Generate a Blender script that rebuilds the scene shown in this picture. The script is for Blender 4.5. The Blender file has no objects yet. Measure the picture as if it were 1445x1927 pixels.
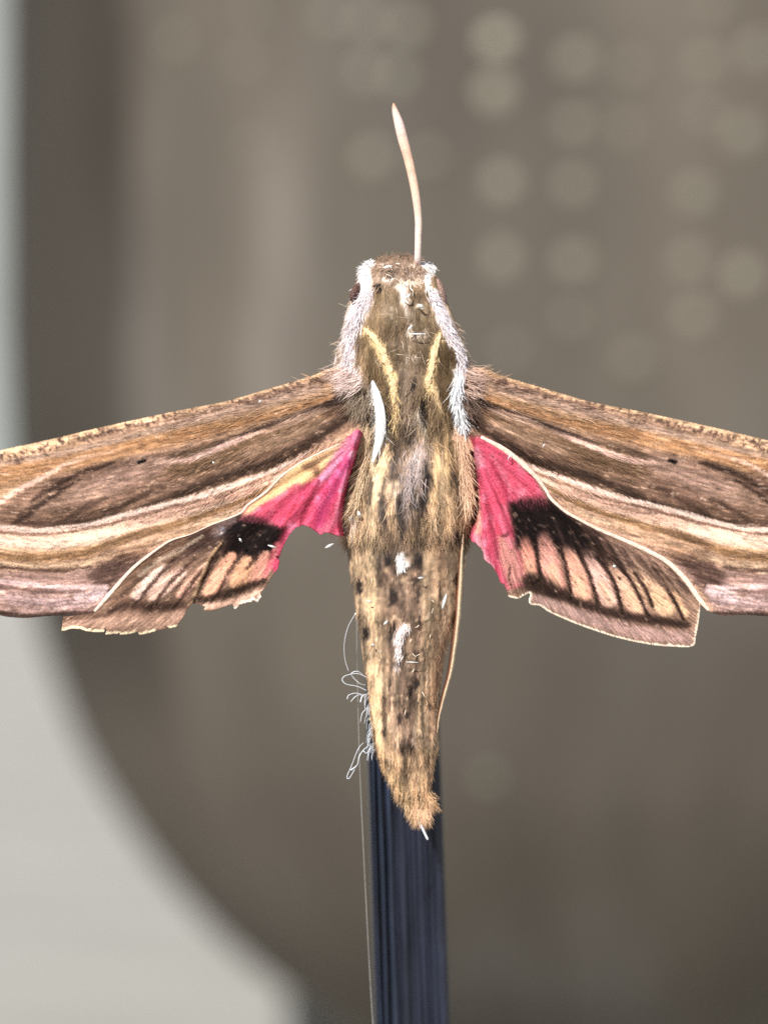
import bpy, math, random
import numpy as np
from mathutils import Vector

random.seed(7)
RNG = np.random.default_rng(7)

# ------------------------------------------------------------------ camera
S = 54e-3 / 1445.0            # metres per photo pixel in the plane of the moth
D = 0.16                      # metres from lens to that plane
H = 0.190                     # height of the lens above the ground
scene = bpy.context.scene
cam_d = bpy.data.cameras.new('camera')
cam = bpy.data.objects.new('camera', cam_d)
scene.collection.objects.link(cam)
cam.location = (0, -D, H)
cam.rotation_euler = (math.radians(90), 0, 0)
cam_d.sensor_fit = 'HORIZONTAL'
cam_d.sensor_width = 36.0
cam_d.lens = 36.0 * D / 54e-3
cam_d.clip_start = 0.005
cam_d.clip_end = 200.0
cam_d.dof.use_dof = True
cam_d.dof.focus_distance = D - 0.0016
cam_d.dof.aperture_fstop = 22.0
cam_d.dof.aperture_blades = 0
scene.camera = cam

# ------------------------------------------------------------------ sky and sun
SUN_EL, SUN_AZ = math.radians(41), math.radians(-28)      # azimuth measured from behind the camera, negative = left
world = bpy.data.worlds.new('World')
scene.world = world
world.use_nodes = True
wn = world.node_tree
bg = wn.nodes['Background']
sky = wn.nodes.new('ShaderNodeTexSky')
sky.sky_type = 'NISHITA'
sky.sun_disc = False
sky.sun_elevation = SUN_EL
sky.sun_rotation = math.radians(180) - SUN_AZ
wn.links.new(sky.outputs[0], bg.inputs[0])
bg.inputs[1].default_value = 0.05
sky.dust_density = 0.6
sun_d = bpy.data.lights.new('sun', 'SUN')
sun_d.energy = 5.0
sun_d.angle = math.radians(0.6)
sun_d.color = (1.0, 0.97, 0.925)
sun = bpy.data.objects.new('sun', sun_d)
scene.collection.objects.link(sun)
sdir = Vector((math.cos(SUN_EL) * math.sin(SUN_AZ), -math.cos(SUN_EL) * math.cos(SUN_AZ), math.sin(SUN_EL)))
sun.rotation_euler = sdir.to_track_quat('Z', 'Y').to_euler()
sun.location = (-1, -3, 3)
scene.view_settings.view_transform = 'Standard'
scene.view_settings.look = 'None'
scene.view_settings.gamma = 1.0
scene.view_settings.exposure = 0.34
scene.render.engine = 'CYCLES'
scene.cycles.use_denoising = False
scene.cycles.max_bounces = 6

# ------------------------------------------------------------------ helpers
COL = scene.collection
GAIN = 1.02                   # photo value -> albedo under this sun


def lin(c):
    c = np.asarray(c, float) / 255.0
    c = np.where(c <= 0.04045, c / 12.92, ((c + 0.055) / 1.055) ** 2.4)
    g_ = (c @ np.array([0.3, 0.55, 0.15]))[..., None]
    return g_ + (c - g_) * 0.84


def P(px, py, dep=0.0):
    """photo pixel + metres behind the moth's plane -> world point(s), shape (n,3)"""
    px, py, dep = np.broadcast_arrays(np.asarray(px, float), np.asarray(py, float), np.asarray(dep, float))
    k = (D + dep) / D
    return np.stack([(px - 722.5) * S * k, dep, H + (963.5 - py) * S * k], -1)


def link(o, parent=None):
    COL.objects.link(o)
    if parent is not None:
        o.parent = parent
    return o


def mesh_obj(name, verts, faces, mat, parent=None, cols=None, smooth=True):
    me = bpy.data.meshes.new(name)
    verts = np.asarray(verts, float)
    if isinstance(faces, np.ndarray):
        n, k = faces.shape
        me.vertices.add(len(verts))
        me.vertices.foreach_set('co', verts.astype(np.float32).ravel())
        me.loops.add(n * k)
        me.loops.foreach_set('vertex_index', faces.astype(np.int32).ravel())
        me.polygons.add(n)
        me.polygons.foreach_set('loop_start', np.arange(0, n * k, k, dtype=np.int32))
        me.update(calc_edges=True)
    else:
        me.from_pydata([tuple(v) for v in verts], [], faces)
        me.update()
    if smooth:
        me.polygons.foreach_set('use_smooth', np.ones(len(me.polygons), bool))
    if cols is not None:
        a = me.color_attributes.new('col', 'FLOAT_COLOR', 'POINT')
        a.data.foreach_set('color', np.concatenate([cols, np.ones((len(cols), 1))], 1).astype(np.float32).ravel())
    me.materials.append(mat)
    o = bpy.data.objects.new(name, me)
    return link(o, parent)


def empty(name, loc, label, cat, group=None):
    o = bpy.data.objects.new(name, None)
    o.empty_display_size = 0.005
    o.location = loc
    COL.objects.link(o)
    o['label'] = label
    o['category'] = cat
    if group:
        o['group'] = group
    return o


def under(o, root):
    """parent keeping world coordinates (root is an unrotated empty)"""
    o.parent = root
    o.location = -root.location
    return o


def mat_new(name):
    m = bpy.data.materials.new(name)
    m.use_nodes = True
    return m, m.node_tree, m.node_tree.nodes['Principled BSDF']


def mat_plain(name, col, rough=0.6, spec=0.4, noise=None, bump=0.0):
    m, nt, b = mat_new(name)
    b.inputs['Roughness'].default_value = rough
    b.inputs['Specular IOR Level'].default_value = spec
    b.inputs['Base Color'].default_value = (*col, 1)
    if noise:
        sc, amt, stretch = noise
        tc = nt.nodes.new('ShaderNodeTexCoord')
        mp = nt.nodes.new('ShaderNodeMapping')
        mp.inputs['Scale'].default_value = stretch
        nz = nt.nodes.new('ShaderNodeTexNoise')
        nz.inputs['Scale'].default_value = sc
        nz.inputs['Detail'].default_value = 5
        rp = nt.nodes.new('ShaderNodeValToRGB')
        rp.color_ramp.elements[0].position = 0.3
        rp.color_ramp.elements[1].position = 0.7
        rp.color_ramp.elements[0].color = (*[c * (1 - amt) for c in col], 1)
        rp.color_ramp.elements[1].color = (*[min(1, c * (1 + amt)) for c in col], 1)
        nt.links.new(tc.outputs['Object'], mp.inputs[0])
        nt.links.new(mp.outputs[0], nz.inputs['Vector'])
        nt.links.new(nz.outputs[0], rp.inputs[0])
        nt.links.new(rp.outputs[0], b.inputs['Base Color'])
        if bump:
            bp = nt.nodes.new('ShaderNodeBump')
            bp.inputs['Strength'].default_value = bump
            bp.inputs['Distance'].default_value = 0.0005
            nt.links.new(nz.outputs[0], bp.inputs['Height'])
            nt.links.new(bp.outputs[0], b.inputs['Normal'])
    return m


def mat_attr(name, rough=0.7, spec=0.25, scale=9000.0, amt=0.16, bump=0.35, dist=4e-5, sheen=0.0):
    """colour attribute broken up by a fine scale-sized noise, with fine relief"""
    m, nt, b = mat_new(name)
    at = nt.nodes.new('ShaderNodeAttribute')
    at.attribute_name = 'col'
    tc = nt.nodes.new('ShaderNodeTexCoord')
    nz = nt.nodes.new('ShaderNodeTexNoise')
    nz.inputs['Scale'].default_value = scale
    nz.inputs['Detail'].default_value = 3
    mr = nt.nodes.new('ShaderNodeMapRange')
    mr.inputs['From Min'].default_value = 0.3
    mr.inputs['From Max'].default_value = 0.7
    mr.inputs['To Min'].default_value = 1 - amt
    mr.inputs['To Max'].default_value = 1 + amt
    mx = nt.nodes.new('ShaderNodeVectorMath')
    mx.operation = 'SCALE'
    nt.links.new(tc.outputs['Object'], nz.inputs['Vector'])
    nt.links.new(nz.outputs[0], mr.inputs[0])
    nt.links.new(at.outputs['Color'], mx.inputs[0])
    nt.links.new(mr.outputs[0], mx.inputs['Scale'])
    nt.links.new(mx.outputs[0], b.inputs['Base Color'])
    b.inputs['Roughness'].default_value = rough
    b.inputs['Specular IOR Level'].default_value = spec
    if bump:
        bp = nt.nodes.new('ShaderNodeBump')
        bp.inputs['Strength'].default_value = bump
        bp.inputs['Distance'].default_value = dist
        nt.links.new(nz.outputs[0], bp.inputs['Height'])
        nt.links.new(bp.outputs[0], b.inputs['Normal'])
    return m


def spline(pts, n=12):
    """Catmull-Rom through rows of pts (any number of columns)"""
    p = np.asarray(pts, float)
    if len(p) < 3:
        t = np.linspace(0, 1, n)[:, None]
        return p[0] * (1 - t) + p[-1] * t
    q = np.concatenate([[2 * p[0] - p[1]], p, [2 * p[-1] - p[-2]]])
    out = []
    for i in range(1, len(q) - 2):
        t = np.linspace(0, 1, n, endpoint=False)[:, None]
        a, b, c, d = q[i - 1], q[i], q[i + 1], q[i + 2]
        out.append(0.5 * ((2 * b) + (c - a) * t + (2 * a - 5 * b + 4 * c - d) * t ** 2 + (3 * b - a - 3 * c + d) * t ** 3))
    out.append(p[-1:])
    return np.concatenate(out)


def vnoise(u, v, seed=0):
    """smooth value noise 0..1"""
    r = np.random.default_rng(seed).random((256, 256))
    iu, iv = np.floor(u).astype(int), np.floor(v).astype(int)
    fu, fv = u - iu, v - iv
    fu, fv = fu * fu * (3 - 2 * fu), fv * fv * (3 - 2 * fv)
    a, b = r[iu & 255, iv & 255], r[(iu + 1) & 255, iv & 255]
    c, d = r[iu & 255, (iv + 1) & 255], r[(iu + 1) & 255, (iv + 1) & 255]
    return (a * (1 - fu) + b * fu) * (1 - fv) + (c * (1 - fu) + d * fu) * fv


class Canvas:
    """colour laid down as soft strokes in photo-pixel coordinates (the pattern of scales)"""
    def __init__(self, x0, y0, x1, y1, base):
        self.x0, self.y0, self.w, self.h = x0, y0, x1 - x0, y1 - y0
        self.c = np.ones((self.h, self.w, 3)) * np.array(base, float)
        self.z = np.zeros((self.h, self.w))

    def _box(self, p, r):
        xa, xb = int(max(0, p[:, 0].min() - self.x0 - r)), int(min(self.w, p[:, 0].max() - self.x0 + r + 1))
        ya, yb = int(max(0, p[:, 1].min() - self.y0 - r)), int(min(self.h, p[:, 1].max() - self.y0 + r + 1))
        return xa, xb, ya, yb

    def _put(self, xa, xb, ya, yb, m, col, a, dz):
        m = m * a
        reg = self.c[ya:yb, xa:xb]
        self.c[ya:yb, xa:xb] = reg * (1 - m[..., None]) + np.array(col, float) * m[..., None]
        if dz:
            self.z[ya:yb, xa:xb] += dz * m

    def stroke(self, pts, col, a=1.0, soft=0.5, hw=None, dz=0.0, col2=None, n=10):
        """pts rows (x, y[, half width[, alpha]])"""
        p = np.asarray([tuple(q) + (1.0,) if len(q) == 3 else tuple(q) for q in pts], float)
        if p.shape[1] == 2:
            p = np.concatenate([p, np.full((len(p), 1), hw if hw else 4.0)], 1)
        if p.shape[1] == 3:
            p = np.concatenate([p, np.ones((len(p), 1))], 1)
        p = spline(p, n)
        r = p[:, 2].max() * (1 + soft) + 2
        xa, xb, ya, yb = self._box(p, r)
        if xa >= xb or ya >= yb:
            return
        best = np.zeros((yb - ya, xb - xa))
        for i in range(len(p) - 1):
            s, e = p[i], p[i + 1]
            rr = max(s[2], e[2]) * (1 + soft) + 2
            ax, bx = int(max(xa, min(s[0], e[0]) - self.x0 - rr)), int(min(xb, max(s[0], e[0]) - self.x0 + rr + 2))
            ay, by = int(max(ya, min(s[1], e[1]) - self.y0 - rr)), int(min(yb, max(s[1], e[1]) - self.y0 + rr + 2))
            if ax >= bx or ay >= by:
                continue
            X, Y = np.meshgrid(np.arange(ax, bx) + self.x0, np.arange(ay, by) + self.y0)
            dx, dy = e[0] - s[0], e[1] - s[1]
            L = dx * dx + dy * dy + 1e-9
            t = np.clip(((X - s[0]) * dx + (Y - s[1]) * dy) / L, 0, 1)
            d = np.hypot(X - s[0] - t * dx, Y - s[1] - t * dy)
            w = np.maximum(0.3, s[2] + t * (e[2] - s[2]))
            q = np.clip((w * (1 + soft) - d) / (2 * soft * w + 1e-6), 0, 1)
            q = q * q * (3 - 2 * q) * (s[3] + t * (e[3] - s[3]))
            sub = best[ay - ya:by - ya, ax - xa:bx - xa]
            np.maximum(sub, q, out=sub)
        self._put(xa, xb, ya, yb, best, col, a, dz)

    def poly(self, pts, col, a=1.0, soft=6.0, dz=0.0):
        p = np.asarray(pts, float)
        xa, xb, ya, yb = self._box(p, soft + 1)
        if xa >= xb or ya >= yb:
            return
        X, Y = np.meshgrid(np.arange(xa, xb) + self.x0, np.arange(ya, yb) + self.y0)
        sd = poly_sd(p, X, Y)
        q = np.clip((sd + soft) / (2 * soft), 0, 1)
        self._put(xa, xb, ya, yb, q * q * (3 - 2 * q), col, a, dz)

    def punch(self, k=1.2, lift=6.0, mid=118.0):
        l = self.c @ np.array([0.3, 0.59, 0.11])
        self.c *= (np.clip(mid + (l - mid) * k + lift, 16, 250) / np.maximum(l, 1))[..., None]

    def sample(self, x, y, field='c'):
        f = self.c if field == 'c' else self.z
        u = np.clip(x - self.x0, 0, self.w - 1.001)
        v = np.clip(y - self.y0, 0, self.h - 1.001)
        iu, iv = u.astype(int), v.astype(int)
        fu, fv = u - iu, v - iv
        if field == 'c':
            fu, fv = fu[..., None], fv[..., None]
        return (f[iv, iu] * (1 - fu) + f[iv, iu + 1] * fu) * (1 - fv) + (f[iv + 1, iu] * (1 - fu) + f[iv + 1, iu + 1] * fu) * fv


def poly_sd(p, X, Y, want_near=False):
    """signed distance to closed polygon, positive inside"""
    inside = np.zeros(X.shape, bool)
    best = np.full(X.shape, 1e18)
    nx, ny = np.zeros(X.shape), np.zeros(X.shape)
    for i in range(len(p)):
        (x1, y1), (x2, y2) = p[i - 1], p[i]
        c = (y1 > Y) != (y2 > Y)
        if y1 != y2:
            inside ^= c & (X < (x2 - x1) * (Y - y1) / (y2 - y1) + x1)
        dx, dy = x2 - x1, y2 - y1
        t = np.clip(((X - x1) * dx + (Y - y1) * dy) / (dx * dx + dy * dy + 1e-12), 0, 1)
        qx, qy = x1 + t * dx, y1 + t * dy
        d = (X - qx) ** 2 + (Y - qy) ** 2
        if want_near:
            m = d < best
            nx[m], ny[m] = qx[m], qy[m]
        best = np.minimum(best, d)
    sd = np.sqrt(best) * np.where(inside, 1, -1)
    return (sd, nx, ny) if want_near else sd


def clipc(c, top=0.88):
    """keep an albedo below 1 without shifting its hue"""
    c = np.maximum(c, 0.004)
    return c * np.minimum(1.0, top / c.max(-1, keepdims=True))


def albedo(srgb):
    return clipc(lin(srgb) * GAIN)


# ------------------------------------------------------------------ ground and wall
m_ground = mat_plain('pale_concrete', (0.36, 0.35, 0.322), 0.85, 0.2, (7.0, 0.10, (1, 2.5, 1)), 0.2)
g = mesh_obj('ground', [(-60, -20, 0), (60, -20, 0), (60, 100, 0), (-60, 100, 0)], [(0, 1, 2, 3)], m_ground, smooth=False)
g['kind'] = 'structure'
m_wall = mat_plain('pale_render', (0.335, 0.362, 0.352), 0.9, 0.2, (2.0, 0.06, (1, 1, 1)), 0.1)
wv = [(-30, 6, -0.1), (30, 6, -0.1), (30, 6, 6), (-30, 6, 6), (-30, 6.3, -0.1), (30, 6.3, -0.1), (30, 6.3, 6), (-30, 6.3, 6)]
w = mesh_obj('wall', wv, [(0, 1, 2, 3), (5, 4, 7, 6), (3, 2, 6, 7), (4, 0, 3, 7), (1, 5, 6, 2)], m_wall, smooth=False)
w['kind'] = 'structure'

# ------------------------------------------------------------------ the big brown jar
JD = 0.60                                   # jar axis, metres behind the moth's plane
jk = (D + JD) / D * S
JX = (1190 - 722.5) * jk
prof_px = [(2110, 0.5), (2110, 405), (2085, 432), (2040, 500),
           (1990, 572), (1930, 640), (1870, 712), (1780, 808),
           (1660, 908), (1510, 1006), (1400, 1058), (1250, 1108),
           (1100, 1144), (950, 1166), (750, 1174), (500, 1176),
           (200, 1176), (-200, 1168), (-600, 1125), (-850, 1050),
           (-960, 960), (-1000, 900), (-1030, 890), (-1050, 900),
           (-1050, 925), (-1075, 930), (-1090, 900), (-1080, 850),
           (-1000, 840)]
zb = H + (963.5 - 2110) * jk
prof = spline(np.array([[H + (963.5 - y) * jk - zb, r * jk] for y, r in prof_px]), 6)
prof[:, 0] = np.maximum(prof[:, 0], 0)
prof[:, 1] = np.maximum(prof[:, 1], 0.0004)
JY = JD
nth = 420



def lobes(t, z):          # seven broad soft lobes round the jar
    return 1 + 0.006 * np.cos(7 * t - math.radians(50)) * np.clip((z - 0.03) / 0.16, 0, 1)


th = np.linspace(0, 2 * math.pi, nth, endpoint=False)
ZZ, TT = np.meshgrid(prof[:, 0], th, indexing='ij')
RR = np.repeat(prof[:, 1][:, None], nth, 1)
RR = RR * (lobes(TT, ZZ) + 0.0035 * (vnoise(TT * 8, ZZ * 40, 3) - 0.5))
jv = np.stack([RR * np.cos(TT), RR * np.sin(TT), ZZ], -1).reshape(-1, 3)
ii, jj = np.meshgrid(np.arange(len(prof) - 1), np.arange(nth), indexing='ij')
jf = np.stack([ii * nth + jj, ii * nth + (jj + 1) % nth, (ii + 1) * nth + (jj + 1) % nth, (ii + 1) * nth + jj], -1).reshape(-1, 4)
jar = empty('jar', (JX, JY, 0.0), 'large rounded dark brown jar with rows of light glints made as small pale dots, standing behind the moth', 'jar')
m_jar, nt, b = mat_new('brown_glaze')
tc = nt.nodes.new('ShaderNodeTexCoord')
mp = nt.nodes.new('ShaderNodeMapping')
mp.inputs['Scale'].default_value = (11, 11, 3.2)
mp.inputs['Location'].default_value = (2.3, 0.4, 1.1)
nz = nt.nodes.new('ShaderNodeTexNoise')
nz.inputs['Scale'].default_value = 1.0
nz.inputs['Detail'].default_value = 4
rp = nt.nodes.new('ShaderNodeValToRGB')
for e, c, p_ in zip(rp.color_ramp.elements, ((0.118, 0.100, 0.081, 1), (0.088, 0.075, 0.061, 1)), (0.34, 0.68)):
    e.color = c
    e.position = p_
nt.links.new(tc.outputs['Object'], mp.inputs[0])
nt.links.new(mp.outputs[0], nz.inputs['Vector'])
nt.links.new(nz.outputs[0], rp.inputs[0])
mp2 = nt.nodes.new('ShaderNodeMapping')          # patches of pale bloom on the glaze
mp2.inputs['Scale'].default_value = (16, 16, 5)
mp2.inputs['Location'].default_value = (0.7, 3.1, 0.2)
nz2 = nt.nodes.new('ShaderNodeTexNoise')
nz2.inputs['Scale'].default_value = 1.0
nz2.inputs['Detail'].default_value = 2
rp2 = nt.nodes.new('ShaderNodeValToRGB')
rp2.color_ramp.elements[0].position = 0.52
rp2.color_ramp.elements[1].position = 0.72
mx_ = nt.nodes.new('ShaderNodeMixRGB')
mx_.inputs['Color2'].default_value = (0.205, 0.200, 0.192, 1)
mth = nt.nodes.new('ShaderNodeMath')
mth.operation = 'MULTIPLY'
mth.inputs[1].default_value = 0.25
nt.links.new(tc.outputs['Object'], mp2.inputs[0])
nt.links.new(mp2.outputs[0], nz2.inputs['Vector'])
nt.links.new(nz2.outputs[0], rp2.inputs[0])
nt.links.new(rp2.outputs[0], mth.inputs[0])
nt.links.new(mth.outputs[0], mx_.inputs[0])
nt.links.new(rp.outputs[0], mx_.inputs['Color1'])
at_ = nt.nodes.new('ShaderNodeAttribute')
at_.attribute_name = 'col'
mul_ = nt.nodes.new('ShaderNodeMixRGB')
mul_.blend_type = 'MULTIPLY'
mul_.inputs[0].default_value = 1.0
nt.links.new(mx_.outputs[0], mul_.inputs['Color1'])
nt.links.new(at_.outputs['Color'], mul_.inputs['Color2'])
nt.links.new(mul_.outputs[0], b.inputs['Base Color'])
b.inputs['Roughness'].default_value = 0.7
b.inputs['Specular IOR Level'].default_value = 0.15
deg = np.degrees(TT)
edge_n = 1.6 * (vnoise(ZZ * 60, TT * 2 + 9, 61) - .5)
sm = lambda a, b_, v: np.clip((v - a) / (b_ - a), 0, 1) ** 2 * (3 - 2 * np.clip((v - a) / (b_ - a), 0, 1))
limb_shade = sm(150, 152, deg + edge_n) * (1 - sm(222.2, 224.6, deg + edge_n)) * sm(0.10, 0.17, ZZ)        # shade along the jar's left limb, painted into the colour
sky_streak = np.exp(-((deg + 1.5 * edge_n - 237.5) / 2.6) ** 2) * sm(0.17, 0.215, ZZ) * (1 - sm(0.265, 0.31, ZZ))  # bluish sky reflection, painted on as a pale streak
lit_right = sm(255, 266, deg + 3 * edge_n) * sm(0.15, 0.24, ZZ)  # brighter, lit right side of the jar, painted as a warm lightening
jm = (1 - 0.55 * limb_shade)[..., None] * np.ones(3) * (1 + 0.16 * lit_right[..., None] * np.array([1.0, 0.97, 0.92]))
jm = jm + 0.55 * sky_streak[..., None] * np.array([0.92, 1.0, 1.12])
jm = jm * (1 + 0.22 * (vnoise(TT * 26 + 3, ZZ * 34, 62) - .5))[..., None]
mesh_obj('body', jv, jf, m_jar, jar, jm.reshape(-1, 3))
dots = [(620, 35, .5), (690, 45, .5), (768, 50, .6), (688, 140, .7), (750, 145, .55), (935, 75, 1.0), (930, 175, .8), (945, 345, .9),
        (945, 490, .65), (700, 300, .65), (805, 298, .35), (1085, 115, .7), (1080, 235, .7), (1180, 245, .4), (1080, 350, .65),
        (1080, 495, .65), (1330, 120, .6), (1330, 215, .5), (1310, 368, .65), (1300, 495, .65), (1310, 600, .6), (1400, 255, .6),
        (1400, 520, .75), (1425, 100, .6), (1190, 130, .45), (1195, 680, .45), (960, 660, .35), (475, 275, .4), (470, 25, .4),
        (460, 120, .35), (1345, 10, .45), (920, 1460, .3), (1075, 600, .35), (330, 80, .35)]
m_dots = [mat_plain('painted_glint', tuple(np.array((0.40, 0.37, 0.285)) * f_), 0.8, 0.15, (300, 0.15, (1, 1, 1))) for f_ in (0.45, 0.54, 0.66, 0.92)]  # glints of light on the jar, put in as pale-coloured dots
m_dot = m_dots[0]
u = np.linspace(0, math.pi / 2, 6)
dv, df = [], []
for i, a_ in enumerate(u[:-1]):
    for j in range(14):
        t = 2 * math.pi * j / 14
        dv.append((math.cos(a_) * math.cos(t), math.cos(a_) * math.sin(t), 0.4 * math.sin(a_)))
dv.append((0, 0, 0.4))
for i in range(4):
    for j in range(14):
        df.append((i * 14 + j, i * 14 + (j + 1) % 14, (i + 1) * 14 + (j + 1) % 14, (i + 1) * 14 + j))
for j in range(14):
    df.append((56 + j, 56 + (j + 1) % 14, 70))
dot0 = None
camp = np.array([0, -D, H])
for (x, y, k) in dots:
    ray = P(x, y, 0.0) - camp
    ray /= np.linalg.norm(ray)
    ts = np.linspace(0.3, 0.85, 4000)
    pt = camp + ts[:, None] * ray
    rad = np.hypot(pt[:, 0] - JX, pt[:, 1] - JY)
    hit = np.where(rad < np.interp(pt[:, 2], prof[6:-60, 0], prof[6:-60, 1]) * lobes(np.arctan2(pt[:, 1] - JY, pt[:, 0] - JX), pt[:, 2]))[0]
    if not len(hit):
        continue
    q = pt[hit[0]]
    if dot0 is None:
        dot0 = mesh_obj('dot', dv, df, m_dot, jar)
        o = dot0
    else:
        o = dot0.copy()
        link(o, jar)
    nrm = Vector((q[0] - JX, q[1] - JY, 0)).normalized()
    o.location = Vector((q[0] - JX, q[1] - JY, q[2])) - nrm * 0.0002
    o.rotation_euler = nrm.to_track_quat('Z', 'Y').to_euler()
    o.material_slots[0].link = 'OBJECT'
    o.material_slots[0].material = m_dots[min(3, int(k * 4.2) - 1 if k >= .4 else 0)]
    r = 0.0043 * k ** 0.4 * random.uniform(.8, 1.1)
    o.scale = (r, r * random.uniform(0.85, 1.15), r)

# ------------------------------------------------------------------ the navy stake
def stake_dep(y):          # leans back from the moth's thorax towards the ground
    return 0.0046 + (y - 800) / 1127.0 * 0.0062


y_foot = 963.5 + H / S
for _ in range(30):        # foot where the stake meets the ground
    y_foot = 963.5 + H / (S * (D + stake_dep(y_foot)) / D)
foot = P(775, y_foot, stake_dep(y_foot))
stake = empty('stake', (foot[0], foot[1], 0.0), 'dark navy ribbed stake carrying the moth', 'stake')
m_stake = mat_plain('navy_paint', (0.016, 0.019, 0.036), 0.42, 0.5, (900, 0.45, (1, 1, 0.03)), 0.5)
m_stake2 = mat_plain('highlight_navy_paint', (0.022, 0.030, 0.055), 0.36, 0.6, (1200, 0.5, (1, 1, 0.03)), 0.5)  # bluish highlights of the left ridges, put into a lighter navy


def stake_edges(y):
    f = (y - 1420) / (1910 - 1420.0)
    return 690.5 + 14.5 * f, 828.5 + 18.5 * f


ys = np.linspace(815, y_foot + 15, 40)
# core: a rounded rectangular bar
cv, sec = [], [(0.015, 0), (0.985, 0), (1.0, 0.0012), (1.0, 0.0042), (0.97, 0.0055), (0.03, 0.0055), (0, 0.0042), (0, 0.0012)]
for y in ys:
    l, r_ = stake_edges(y)
    for (f, dz) in sec:
        cv.append(P(l + (r_ - l) * f, y, stake_dep(y) + dz + 0.0005))
ns = len(sec)
cf = [(i * ns + j, i * ns + (j + 1) % ns, (i + 1) * ns + (j + 1) % ns, (i + 1) * ns + j) for i in range(len(ys) - 1) for j in range(ns)]
cf += [tuple(range(ns)), tuple(range((len(ys) - 1) * ns, len(ys) * ns))[::-1]]
o = mesh_obj('core', np.array(cv), cf, m_stake, smooth=False)
under(o, stake)
edges = [0.01, 0.05, 0.10, 0.125, 0.20, 0.225, 0.33, 0.37, 0.50, 0.56, 0.635, 0.73, 0.78, 0.86, 0.99]
for k in range(len(edges) - 1):
    fa, fb = edges[k] + 0.006, edges[k + 1] - 0.006
    hgt = [0.00040, 0.00075, 0.00030, 0.00080, 0.00025, 0.00045, 0.00022, 0.00030, 0.00016, 0.00030, 0.00018, 0.00028, 0.00022, 0.0003][k]
    rv = []
    for i, y in enumerate(ys):
        l, r_ = stake_edges(y)
        wob = (0.007 * math.sin(y * 0.009 + k * 1.7) + 0.003 * math.sin(y * 0.031 + k * 2.9)) * (0 < k < 13)
        for q in range(7):
            a_ = math.pi * q / 6
            f = (fa + fb) / 2 - (fb - fa) / 2 * math.cos(a_) + wob
            rv.append(P(l + (r_ - l) * f, y, stake_dep(y) + 0.00055 - hgt * math.sin(a_) * (1 + 0.12 * math.sin(y * 0.03 + k))))
    rf = [(i * 7 + q, i * 7 + q + 1, (i + 1) * 7 + q + 1, (i + 1) * 7 + q) for i in range(len(ys) - 1) for q in range(6)]
    rf += [tuple(range(7)), tuple(range((len(ys) - 1) * 7, len(ys) * 7))[::-1]]
    under(mesh_obj('ridge', np.array(rv), rf, m_stake2 if k in (1, 3, 5) else m_stake), stake)

# ------------------------------------------------------------------ the moth
moth = empty('hawk_moth', tuple(P(766, 1560, 0.0)), 'brown striped hawk moth with spread wings and pink hindwing bases on a navy stake', 'moth')
m_wing = mat_attr('wing_scales', 0.8, 0.08, 9000, 0.22, 0.6, 5e-5)
m_fur = mat_attr('moth_fur', 0.6, 0.15, 6000, 0.10, 0.0)
m_body = mat_attr('moth_cuticle', 0.55, 0.3, 5000, 0.12, 0.35, 6e-5)


def mirror(pts, ax=766.0):
    return [(2 * ax - p[0],) + tuple(p[1:]) for p in pts]


_WX = [-260, -90, 0, 60, 100, 160, 220, 300, 400, 470, 526, 600, 690, 760]
_WY = [960, 985, 992, 999, 996, 990, 973, 952, 926, 901, 880, 836, 780, 750]
_TX = [-216, -205, -150, -90, 0, 100, 200, 330, 422, 504, 582, 635, 700, 760]
_TY = [945, 925, 893, 872, 848, 826, 802, 774, 756, 732, 709, 691, 690, 690]



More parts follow.
